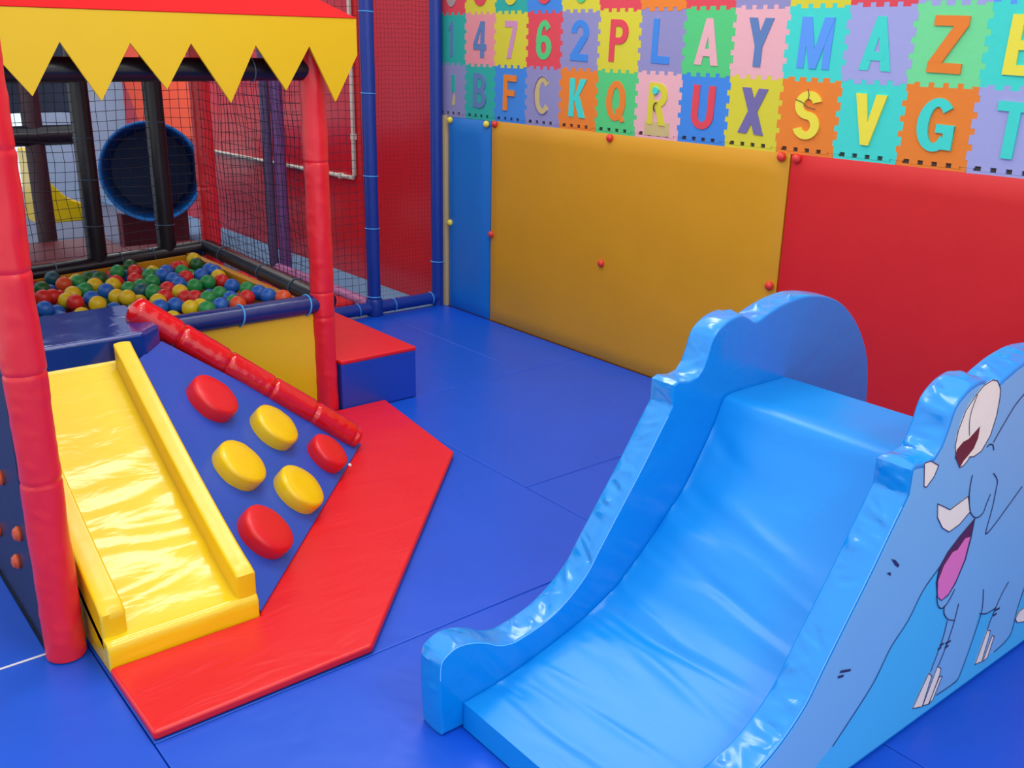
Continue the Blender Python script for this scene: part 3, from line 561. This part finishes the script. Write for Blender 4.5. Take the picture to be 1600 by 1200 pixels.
for x in (-1.775, -2.10): b = NB(); ring(b, (x, PY0, RZ), (1, .1, -.15), RR+.003, .004); obj('cable_tie', b, M['tie'], pit)
for x in (-2.45, -2.10, -1.92, -1.64): b = NB(); ring(b, (x, PY1, RZ-.004+.048*(x+1.57)), (1, 0, .05), RR+.002, .003); obj('cable_tie', b, M['tie_dark'], pit)
for yy in (-.85, -.45, .1): b = NB(); ring(b, (PX1+.03+(yy-PY0)/(PY1-PY0)*.06, yy, RZ), (.05, 1, .1), RR+.002, .003); obj('cable_tie', b, M['tie_dark'], pit)
o = obj('front_panel', box(NB(), -2.58, -1.735, PY0-.01, PY0+.03, 0.0, RZ-.02), M['yellow'], pit, bevel=.006); o['label'] = 'yellow front panel'
obj('liner', box(NB(), -1.74, -1.70, PY0+.03, PY1-.04, .0, RZ-.02), M['ochre'], pit, bevel=.005)
obj('liner', prism(NB(), [(PX0, PY1-.05, 0), (-1.74, PY1-.05, 0), (-1.74, PY1-.05, RZ-.03), (PX0, PY1-.05, RZ-.10)], (0, .035, 0)), M['ochre'], pit, bevel=.005)
obj('pit_base', box(NB(), PX0+.02, -1.74, PY0+.03, PY1-.05, 0.38, .423), M['navy'], pit, bevel=.004)
# navy left side with orange buttons; shade put into the darker navy
o = obj('side_panel', box(NB(), -3.30, -3.262, -2.42, PY1, 0.0, .95), M['navy_shaded'], pit, bevel=.008); o['label'] = 'navy padded side panel'
for yy, zz in ((-2.184, .455), (-1.998, .205), (-2.319, .325), (-2.232, .195)):
    b = NB(); lathe(b, [(0, .022), (.016, .018), (.024, .006), (.022, -.004), (0, -.004)], (-3.30, yy, zz), (-1, 0, 0), 18); o = obj('button', b, M['button_orange'], pit); o['label'] = 'orange button'
b = NB(); netting(b, (-1.655, PY0+.04, RZ+.02), (.06, PY1-PY0-.06, 0), (0, 0, 1.02), 30, 20, .0017, .008, 5); obj('net', b, M['net'], pit, smooth=False)
b = NB(); netting(b, (PX0, PY1-.01, RZ+.02), (1.66, 0, 0), (0, 0, 1.02), 33, 20, .0017, .008, 6); obj('net', b, M['net'], pit, smooth=False)

# ------------------------------------------------------------------ balls
BCOL = dict(r=('red', (206, 36, 34)), g=('green', (30, 142, 72)), b=('blue', (28, 98, 192)), y=('yellow', (222, 190, 24)), o=('orange', (212, 78, 34)), d=('dark green', (24, 92, 42)), t=('teal', (22, 84, 100)))
BM = {k: ball_mesh('pit_ball', .04, mat('ball_'+v[0].replace(' ', '_'), v[1], 0.38, spec=.5)) for k, v in BCOL.items()}
ORD = 'leftmost second third fourth fifth sixth seventh eighth ninth tenth eleventh twelfth thirteenth fourteenth fifteenth sixteenth seventeenth eighteenth'.split()
allb = [(x, y, z, c, 1) for x, y, z, c in BALLS] + [(x, y, z, c, 0) for x, y, z, c in FILL]
ROWS = [(-9, -.95, 'front row'), (-.95, -.75, 'second row'), (-.75, -.5, 'third row'), (-.5, -.25, 'middle row'), (-.25, .0, 'fifth row'), (.0, .18, 'sixth row'), (.18, 9, 'back row')]
cells = {}
for bl in allb:
    ri = next(i for i, r in enumerate(ROWS) if r[0] <= bl[1] < r[1]); cells.setdefault((ri, bl[3]), []).append(bl)
for (ri, c), L in cells.items():
    L.sort(key=lambda q: q[0])
    for i, (x, y, z, _, up_) in enumerate(L):
        o = bpy.data.objects.new('pit_ball', BM[c]); COL.objects.link(o); o.location = (x, y, z)
        pos = 'only' if len(L) == 1 else ORD[i]
        lab = f'only {BCOL[c][0]} plastic ball in the pit {ROWS[ri][2]}' if len(L) == 1 else f'{BCOL[c][0]} plastic ball, {pos} {BCOL[c][0]} one in the pit {ROWS[ri][2]}' if i == 0 else f'{BCOL[c][0]} plastic ball, {pos} {BCOL[c][0]} from the left in the pit {ROWS[ri][2]}'
        tag(o, lab, 'ball', 'plastic balls in the ball pit')

# ------------------------------------------------------------------ canopy
can = empty('canopy', (-2.45, -.4, 1.46), 'red canopy roof with yellow zigzag valance over the ball pit', 'canopy')
CX0, CX1, CY0, CY1 = -3.45, -1.53, -1.31, 0.52
VZ = 1.802
val = [(CX1, VZ)]; x = CX1
pts_bottom = [(-1.50, 1.655), (-1.643, 1.463), (-1.757, 1.688), (-1.872, 1.513), (-1.996, 1.688), (-2.117, 1.468), (-2.263, 1.692), (-2.372, 1.523), (-2.496, 1.69), (-2.622, 1.484), (-2.745, 1.69), (-2.859, 1.505), (-3.0, 1.69), (-3.12, 1.48), (-3.24, 1.69), (-3.36, 1.5), (CX0, 1.69)]
b = NB()
poly = [(CX1, VZ)] + [(min(px, CX1), pz) for px, pz in pts_bottom] + [(CX0, VZ)]
prism(b, [(px, CY0, pz) for px, pz in poly], (0, .012, 0)); tri(b)
o = obj('valance', b, M['valance'], can, smooth=False); o['label'] = 'yellow zigzag valance'
b = NB(); ap0, ap1 = (-2.72, -.40, 2.32), (-2.30, -.40, 2.32)
q = [b.verts.new(p) for p in ((CX0, CY0-.008, VZ), (CX1+.01, CY0-.008, VZ), (CX1+.01, CY1, VZ), (CX0, CY1, VZ))]; a0, a1 = b.verts.new(ap0), b.verts.new(ap1)
b.faces.new((q[0], q[1], a1, a0)); b.faces.new((q[1], q[2], a1)); b.faces.new((q[2], q[3], a0, a1)); b.faces.new((q[3], q[0], a0)); b.faces.new(q[::-1])
o = obj('roof', b, M['roof_red'], can, bevel=.01, angle=20); o['label'] = 'red hipped roof'

# ------------------------------------------------------------------ left red post
pl = empty('padded_post', (-3.255, -2.51, 0), 'tall red padded post in the left foreground beside the yellow slide', 'post')
obj('sleeve', sleeve(NB(), -3.262, -2.51, 0.004, 1.95, .054, [.558, .868, 1.139, 1.442], 7), M['red_tube'], pl)

# ------------------------------------------------------------------ yellow slide
ys = empty('yellow_slide', (-2.97, -2.2, 0), 'small yellow toddler slide running down to the red corner mat', 'slide')
def bedz(y):
    t = (y+2.66)/(2.66-1.70); t = max(0, t); return .105+.50*(t**1.12)
SX0, SX1 = -3.195, -2.742
prof = [(-2.70, .003), (-2.70, .085), (-2.69, .10)] + [(y, bedz(y)) for y in [-2.66+.96*k/60 for k in range(61)]] + [(-1.70, .003)]
prof = resample(prof, .02)
wr = random.Random(5); FO = [(wr.uniform(-2.55, -2.12), wr.uniform(.012, .028), wr.uniform(-.005, .005), wr.uniform(-.10, .10), wr.uniform(.1, .9), wr.uniform(.25, .6)) for _ in range(26)]
def ydisp(a, b, s, t):
    if b < .09 or a > -1.72: return 0
    d = 0
    for c, w, A, k, tc, tw in FO:
        xx = (a-c-k*(t-.5))/w
        if abs(xx) < 3: d += A*math.exp(-xx*xx)*math.exp(-((t-tc)/tw)**2)
    return d
b = NB(); padded_slab(b, prof, SX0, SX1, lambda a, c, w: (w, a, c), .008, 26, ydisp); obj('slide_bed', b, M['yellow_gloss'], ys, angle=50)
def side_wall(x0, x1, y_end):
    top = [(y_end, bedz(y_end)-.05), (y_end, bedz(y_end)+.07)] + [(y, bedz(y)+.085) for y in [y_end+.03+(-1.725-y_end-.03)*k/24 for k in range(25)]] + [(-1.725, bedz(-1.725)-.05)]
    top += [(y, bedz(y)-.05) for y in [-1.80-(y_end+1.80)*-1*0 + (y_end+1.80)*k/8 for k in range(1, 8)]]
    o = padded_slab(NB(), resample(top, .02), x0, x1, lambda a, c, w: (w, a, c), .009, 5, wrinkle(int(-x0*10), .0015), bulge=.002)
    return obj('side_wall', o, M['yellow'], ys, angle=50)
side_wall(-3.195, -3.125, -2.665); side_wall(-2.805, -2.742, -2.688)

# ------------------------------------------------------------------ platform at the top of the slide
PZ = .692
pf = [(-3.255, -1.698), (-2.685, -1.698), (-2.60, -1.622), (-2.60, -1.25), (-3.255, -1.25)]
b = NB(); prism(b, [(x, y, .003) for x, y in pf], (0, 0, PZ-.003))
o = obj('platform', b, M['navy_gloss'], None, bevel=.014, seg=4); tag(o, 'navy blue glossy padded platform at the top of the yellow slide', 'platform')

# ------------------------------------------------------------------ climbing ramp with round footholds
MZ = .032
B1, B2, T1, T2 = Vector((-2.738, -2.695, MZ)), Vector((-1.80, -1.70, MZ)), Vector((-2.595, -1.615, .625)), Vector((-2.685, -1.712, .625))
rp = empty('climbing_ramp', (-2.45, -2.0, MZ), 'triangular blue climbing ramp with red and yellow footholds beside the yellow slide', 'climbing ramp')
b = NB()
T1n, T2n = T1, Vector((-2.737, -1.735, .60))
base = [Vector((p.x, p.y, MZ+.002)) for p in (T1n, T2n)]
b1, b2 = B1+Vector((0, 0, .008)), B2+Vector((0, 0, .008))
vs = [b.verts.new(p) for p in (b1, b2, T1n, T2n)]; vb = [b.verts.new(p) for p in (Vector((*B1.xy, MZ+.002)), Vector((*B2.xy, MZ+.002)), base[0], base[1])]
b.faces.new(vs); b.faces.new(vb[::-1])
for i in range(4): b.faces.new((vs[i], vs[(i+1) % 4], vb[(i+1) % 4], vb[i]))
obj('ramp_body', b, M['ramp_blue'], rp, bevel=.012, seg=3)
nrm = (b2-b1).cross(T1n-b1).normalized()
def on_plane(P): return P - nrm*((P-b1).dot(nrm))
for x, y, z, c in ((-2.524, -1.852, .428, 'red'), (-2.295, -1.868, .265, 'yellow'), (-2.083, -1.890, .110, 'red'), (-2.559, -2.141, .270, 'yellow'), (-2.341, -2.149, .119, 'yellow'), (-2.594, -2.402, .128, 'red')):
    q = NB(); P = on_plane(Vector((x, y, z))); R = .098 if not (x > -2.1) else .085
    lathe(q, [(0, .058), (R*.5, .058), (R*.88, .056), (R*.975, .050), (R, .040), (R, .012), (R*.985, -.006), (0, -.006)], P, nrm, 40)
    for v in q.verts:
        k = .0016*noise.noise(v.co*22); v.co += Vector((k, k, k))
    o = obj('foothold', q, M['red_vinyl'] if c == 'red' else M['yellow'], rp, angle=50); o['label'] = c+' round foothold'
q = NB(); lathe(q, [(0, .008), (.006, .006), (.008, 0), (0, -.003)], (-1.985, -1.925, MZ+.03), nrm, 12); obj('fastener', q, M['grommet'], rp)

# red bolster along the ramp edge
bo = empty('bolster', (-2.2, -1.55, MZ), 'glossy red segmented bolster along the right edge of the climbing ramp', 'bolster')
p, q_ = Vector((-2.665, -1.50, .742)), Vector((-1.822, -1.722, .066))
N = 150; pts = []; rads = []
for i in range(N+1):
    t = i/N; s = t*5.2; f = s-round(s); e = abs(f)*1.13
    pts.append(p.lerp(q_, t)); rr = .057 - .008*math.exp(-(e/.04)**2) + .0012*noise.noise(Vector((t*40, 1, 1)))
    if t > .96: rr *= math.sqrt(max(.05, 1-((t-.96)/.04)**2))
    if t < .03: rr *= math.sqrt(max(.05, 1-((.03-t)/.03)**2))
    rads.append(rr)
b = NB(); tube(b, pts, rads, 26); obj('cover', b, M['red_gloss'], bo)

# ------------------------------------------------------------------ red corner mat and step block
rm = [(-3.198, -3.048), (-2.552, -3.048), (-1.51, -1.995), (-1.40, -1.252), (-1.71, -1.252), (-1.79, -1.55), (-1.83, -1.68), (-2.7412, -2.672), (-2.7412, -2.7015), (-3.198, -2.7015)]
b = NB(); prism(b, [(x, y, .002) for x, y in rm], (0, 0, MZ-.003))
o = obj('red_corner_mat', b, M['red_mat'], None, bevel=.010, seg=3); tag(o, 'angled red floor mat around the foot of the slide and ramp', 'floor mat')
st = empty('step_block', (-1.42, -.8, 0), 'red topped blue step block beside the right pit post', 'step block')
obj('block_side', box(NB(), -1.632, -1.208, -1.244, -.33, .002, .250), M['royal'], st, bevel=.008)['label'] = 'blue block sides'
obj('block_top', box(NB(), -1.634, -1.206, -1.246, -.328, .248, .268), M['red_vinyl'], st, bevel=.006)['label'] = 'red top'

# ------------------------------------------------------------------ elephant slide
el = empty('elephant_slide', (-1.7, -3.79, 0), 'big sky blue elephant slide in the right foreground', 'slide')
EP = [(-2.600, .004), (-2.606, .10), (-2.606, .18), (-2.602, .222), (-2.585, .24), (-2.55, .253), (-2.504, .247), (-2.456, .228), (-2.419, .206), (-2.385, .195), (-2.344, .194), (-2.253, .214), (-2.181, .249), (-2.108, .308), (-2.060, .375), (-1.985, .478), (-1.913, .576), (-1.848, .672), (-1.80, .741)]
EP2 = [(-1.662, .872), (-1.652, .905), (-1.638, .928), (-1.612, .947), (-1.576, .962), (-1.526, .968), (-1.492, .955), (-1.455, .937), (-1.408, .951), (-1.335, .971), (-1.247, .982), (-1.177, .979), (-1.09, .962), (-1.009, .928), (-.932, .871), (-.873, .808), (-.822, .73), (-.795, .656), (-.778, .553), (-.772, .40), (-.785, .2), (-.80, .004)]
outline = catmull(EP, 4) + [(-1.800, .765), (-1.800, .805), (-1.78, .813), (-1.735, .806), (-1.70, .812), (-1.678, .835)] + catmull(EP2, 4)
outline = [p for i, p in enumerate(resample(outline, .007)) if i == 0 or math.dist(p, resample(outline, .007)[i-1]) > .0045]
def panel(y0, y1, seed):
    f = wrinkle(seed, .0075, .022, .075, span=5.5, skew=.07)
    f2 = wrinkle(seed+40, .0032, .012, .035, span=5.5, skew=.04, wmin=.0055, wmax=.008)
    def d(a, b, s, t): return f(a, b, s, t)+f2(a, b, s, t) if b > .05 else 0
    b = NB(); padded_slab(b, outline, y0, y1, lambda a, c, w: (a, w, c), .006, 12, d, bulge=.003)
    tri(b)
    return b
lp = obj('side_panel', panel(-3.475, -3.385, 3), M['sky'], el, angle=40); lp['label'] = 'plain left side panel'
rpn = obj('side_panel', panel(-4.20, -4.11, 8), M['sky'], el, angle=40); rpn['label'] = 'right side panel with printed elephant'
def inset(P, d):
    n = len(P); out = []
    for i in range(n):
        a, b_ = P[i-1], P[(i+1) % n]; t = (b_[0]-a[0], b_[1]-a[1]); L = math.hypot(*t) or 1
        out.append((P[i][0]+t[1]/L*d, P[i][1]-t[0]/L*d))
    return out
inner_line = [p for p in outline if p[1] > .15]
def seam_glint(y, parent):
    L = inset(inner_line, .004)[2:-2]; L = [p for p in L if p[0] < -1.81]
    obj('worn_seam_glint', tube(NB(), [(x, y, z) for x, z in L], .0022, 6), M['seam'], parent)  # pale tube paints the glint along the worn seam edge
seam_glint(-3.4725, lp); seam_glint(-4.1975, rpn)
# slide bed
top = catmull([(-2.534, .078), (-2.404, .094), (-2.263, .127), (-2.115, .172), (-2.002, .224), (-1.959, .254), (-1.882, .320), (-1.794, .404), (-1.724, .474), (-1.656, .575), (-1.615, .645), (-1.588, .705), (-1.568, .728), (-1.53, .734)], 6) + [(-1.45, .734), (-1.284, .732), (-1.28, .004)]
bo_ = resample([(-2.536, .004)] + top, .009)
wr = random.Random(12); FO2 = [(wr.uniform(-2.45, -1.66), wr.uniform(.010, .024), wr.uniform(-.013, .008), wr.uniform(-.10, .14), wr.choice((0, 1, 1, 1, .5)), wr.uniform(.15, .5)) for _ in range(55)]
def bdisp(a, b, s, t):
    if b < .06 or a > -1.3: return 0
    d = 0; q = a + .6*b
    for c, w, A, k, tc, tw in FO2:
        xx = (a-c-k*(t-.5))/w
        if abs(xx) < 3: d += A*math.exp(-xx*xx)*math.exp(-((t-tc)/tw)**2)
    return d + .004*noise.noise(Vector((a*5, t*2, b*5)))
b = NB(); padded_slab(b, bo_, -4.112, -3.473, lambda a, c, w: (a, w, c), .010, 40, bdisp)
obj('slide_bed', b, M['sky_bed'], el, angle=50)
# printed side
YF = -4.20
def flat(P, lev, name, m, parent):
    b = NB(); prism(b, [(x, YF-.0007*lev, z) for x, z in P], (0, .0006, 0)); tri(b)
    return obj(name, b, m, parent, smooth=False)
def stroke(b, P, lev, w=.0028, sm=True):
    if sm and len(P) > 2: P = catmull(P, 5)
    y = YF-.0007*lev
    for i in range(len(P)-1):
        a, c = Vector(P[i]), Vector(P[i+1]); d = (c-a)
        if d.length < 1e-6: continue
        d.normalize(); n = Vector((-d.y, d.x))*w/2; a = a-d*w*.3; c = c+d*w*.3
        prism(b, [(q.x, y, q.y) for q in (a+n, c+n, c-n, a-n)], (0, .0006, 0))
    return b
ins = inset(outline, .011)
flat(ins, .6, 'printed_background', M['print_cyan'], rpn)
upper = [p for p in ins if p[1] > .13 or p[0] < -2.3]
i0 = next(i for i, p in enumerate(ins) if p[1] > .10); i1 = max(i for i, p in enumerate(ins) if p[1] > .55 and p[0] > -.9)
body = ins[i0:i1+1] + [(-.79, .30), (-.84, .12), (-.93, .075), (-.985, .10), (-1.0, .16)] + list(reversed(ART['bodylow'])) + list(ART['trunk'][1:]) + [(-2.10, .06), (-2.30, .03), (-2.55, .03)]
body_o = flat(body, 1.6, 'printed_elephant', M['print_body'], rpn)
def closed_line(b, P, lev, w=.0028): return stroke(b, list(P)+[P[0]], lev, w, False)
flat(ART['block'], 2.6, 'tusk_tip', M['print_white'], rpn)
eye = flat(catmull(ART['eye']+[ART['eye'][0]], 3)[:-1], 2.6, 'printed_eye', M['print_white'], rpn)
flat(ART['pupil'], 3.6, 'printed_pupil', M['print_brown'], rpn)
flat(catmull(ART['tusk']+[ART['tusk'][0]], 1)[:-1], 2.6, 'printed_tusk', M['print_white'], rpn)
flat(ART['mouth'], 2.6, 'printed_mouth', M['print_maroon'], rpn); flat(ART['tongue'], 3.6, 'printed_tongue', M['print_pink'], rpn)
for n in ART['nails']: flat(n, 2.6, 'printed_toenail', M['print_white'], rpn)
def pline(P, w=.0028, sm=True, lev=4.6, name='printed_line'): obj(name, stroke(NB(), P, lev, w, sm), M['print_line'], rpn, smooth=False)
for k in ('ear', 'hook', 'cheek', 'earlobe', 'lip', 'trunk', 'chin', 'legA', 'legA2', 'legAr', 'belly', 'legB', 'legBr'): pline(ART[k])
pline(ART['eyeline'], .0018)
for k in ('eye', 'tusk', 'mouth', 'block'): pline(list(ART[k])+[ART[k][0]], .0024, False)
for n in ART['nails']: pline(list(n)+[n[0]], .0022, False)
for dsh in ART['dash']:
    if len(dsh) > 2: flat(dsh, 4.6, 'printed_mark', M['print_line'], rpn)
    else: pline(dsh, .006, False, name='printed_mark')

# ------------------------------------------------------------------ play frame behind the pit
tb = empty('crawl_tube', (-1.25, 2.3, .42), 'wide blue plastic crawl tube mouth behind the pit net', 'tube')
c0 = Vector((-1.262, 2.2, .778)); ax = Vector((.345, 1, -.115)).normalized()
b = NB(); prof = [(.345, 0), (.36, .01), (.36, 1.9), (.345, 1.9)]
lathe(b, [(.352, 0.0), (.362, .012), (.362, 1.9), (0, 1.9)], c0, ax, 48); obj('shell', b, M['tube'], tb)
b = NB(); lathe(b, [(.352, 0.0), (.342, .012), (.342, 1.85), (0, 1.85)], c0, ax, 48); obj('inside', b, M['tube'], tb)
b = NB(); ring(b, c0, ax, .357, .010, 48, 8); obj('rim', b, M['tube'], tb)
b = NB(); prism(b, [(-1.30, 2.9, -.04), (-.75, 2.9, -.04), (-.75, 2.9, .40), (-.92, 2.9, .34), (-1.05, 2.9, .325), (-1.18, 2.9, .335), (-1.30, 2.9, .37)], (0, .12, 0)); obj('cradle', b, M['maroon'], tb, bevel=.01)
fr = empty('play_frame', (-2.0, 2.1, -.045), 'dark padded climbing frame post with crossbar behind the pit', 'play frame')
b = NB(); tube(b, [(-2.085, 2.0, -.04), (-2.085, 2.0, 1.1), (-2.085, 2.0, 2.3)], .062, 20); obj('post', b, M['brown_post'], fr)
b = NB(); tube(b, [(-3.0, 1.98, 1.085), (-2.2, 1.98, 1.085), (-1.73, 1.98, 1.085)], .066, 20); obj('crossbar', b, M['black'], fr)
o = obj('deck_board', box(NB(), -3.0, -1.66, 2.3, 2.36, 1.21, 2.0), M['teal_dark'], None, bevel=.01); tag(o, 'dark teal upper deck board above the padded crossbar', 'panel')
o = obj('soft_block', box(NB(), -2.75, -1.75, 1.2, 1.89, -.043, .40), M['maroon'], None, bevel=.03); tag(o, 'maroon soft play block behind the left part of the pit', 'soft block')
bn = empty('low_bench', (-1.35, 1.5, -.045), 'low maroon bench under the blue crawl tube', 'bench')
obj('seat', box(NB(), -1.70, -1.22, 1.35, 1.62, .30, .36), M['maroon'], bn, bevel=.01)
for lx in (-1.66, -1.27): obj('leg', box(NB(), lx-.035, lx+.035, 1.4, 1.57, -.043, .305), M['maroon'], bn, bevel=.008)
o = obj('storage_crate', box(NB(), -1.60, -1.2, 2.25, 2.6, -.043, .12), M['crate'], None, bevel=.02); tag(o, 'pale lilac low crate seen under the maroon bench', 'crate')
b = NB(); prism(b, [(-1.62, 3.9, .80), (-1.60, 3.9, .66), (-1.53, 3.9, .50), (-1.42, 3.9, .38), (-1.20, 3.9, .28), (-1.20, 3.9, .18), (-1.70, 3.9, .18), (-1.70, 3.9, .80)], (0, .35, 0)); o = obj('yellow_chute', b, M['yellow'], None, bevel=.015); tag(o, 'curved yellow chute far behind the pit net', 'slide')
b = NB(); prism(b, [(-.012, 6.3, 1.9), (-.012, 6.455, 1.248), (-.012, 5.95, .70), (-.012, 4.2, .80), (-.012, 4.2, 2.2), (-.012, 6.3, 2.2)], (.025, 0, 0)); o = obj('orange_panel', b, M['orange'], None, bevel=.005); tag(o, 'bright orange panel on the wall above the crawl tube', 'panel')
pp = empty('purple_post', (-.355, 1.94, -.04), 'purple padded post behind the pit net', 'post')
b = NB(); tube(b, [(-.355, 1.94, -.0315), (-.355, 1.94, 1.0), (-.355, 1.94, 2.4)], .047, 20); obj('sleeve', b, M['purple'], pp)
b = NB(); tube(b, [(-.435, 1.98, -.0315), (-.435, 1.98, 2.4)], .036, 16); obj('pipe', b, M['purple_shade'], pp)  # dark tube added to stand in for the post's shaded left side
b = NB(); tube(b, [(-.46, .36, .011), (-.45, 1.1, .011), (-.45, 1.88, .011)], .042, 18); o = obj('floor_bolster', b, M['mauve'], None); tag(o, 'mauve padded floor rail behind the net fence', 'rail')
o = obj('red_soft_mat', box(NB(), -1.14, -.53, .55, 1.9, -.043, .03), M['red_vinyl'], None, bevel=.02); tag(o, 'red soft mat behind the right side of the ball pit', 'floor mat')
# greenery outside the window
lf = empty('garden_shrub', (-2.2, 8.2, -.1), 'leafy green shrub seen through the back window', 'shrub')
b = NB(); rnd = random.Random(4)
for k in range(420):
    c = Vector((-2.2+rnd.gauss(0, .45), 8.2+rnd.gauss(0, .25), .75+rnd.gauss(0, .33))); u = Vector((rnd.gauss(0, 1), rnd.gauss(0, 1), rnd.gauss(0, 1))).normalized()*.07; v = Vector((rnd.gauss(0, 1), rnd.gauss(0, 1), rnd.gauss(0, 1))).normalized()*.035
    b.faces.new([b.verts.new(c+w) for w in (u, v, -u, -v)])
obj('foliage', b, M['leaf'], lf, smooth=False)
b = NB(); tube(b, [(-2.2, 8.2, -.1), (-2.2, 8.2, .8)], .04, 10); obj('stem', b, M['brown_post'], lf)
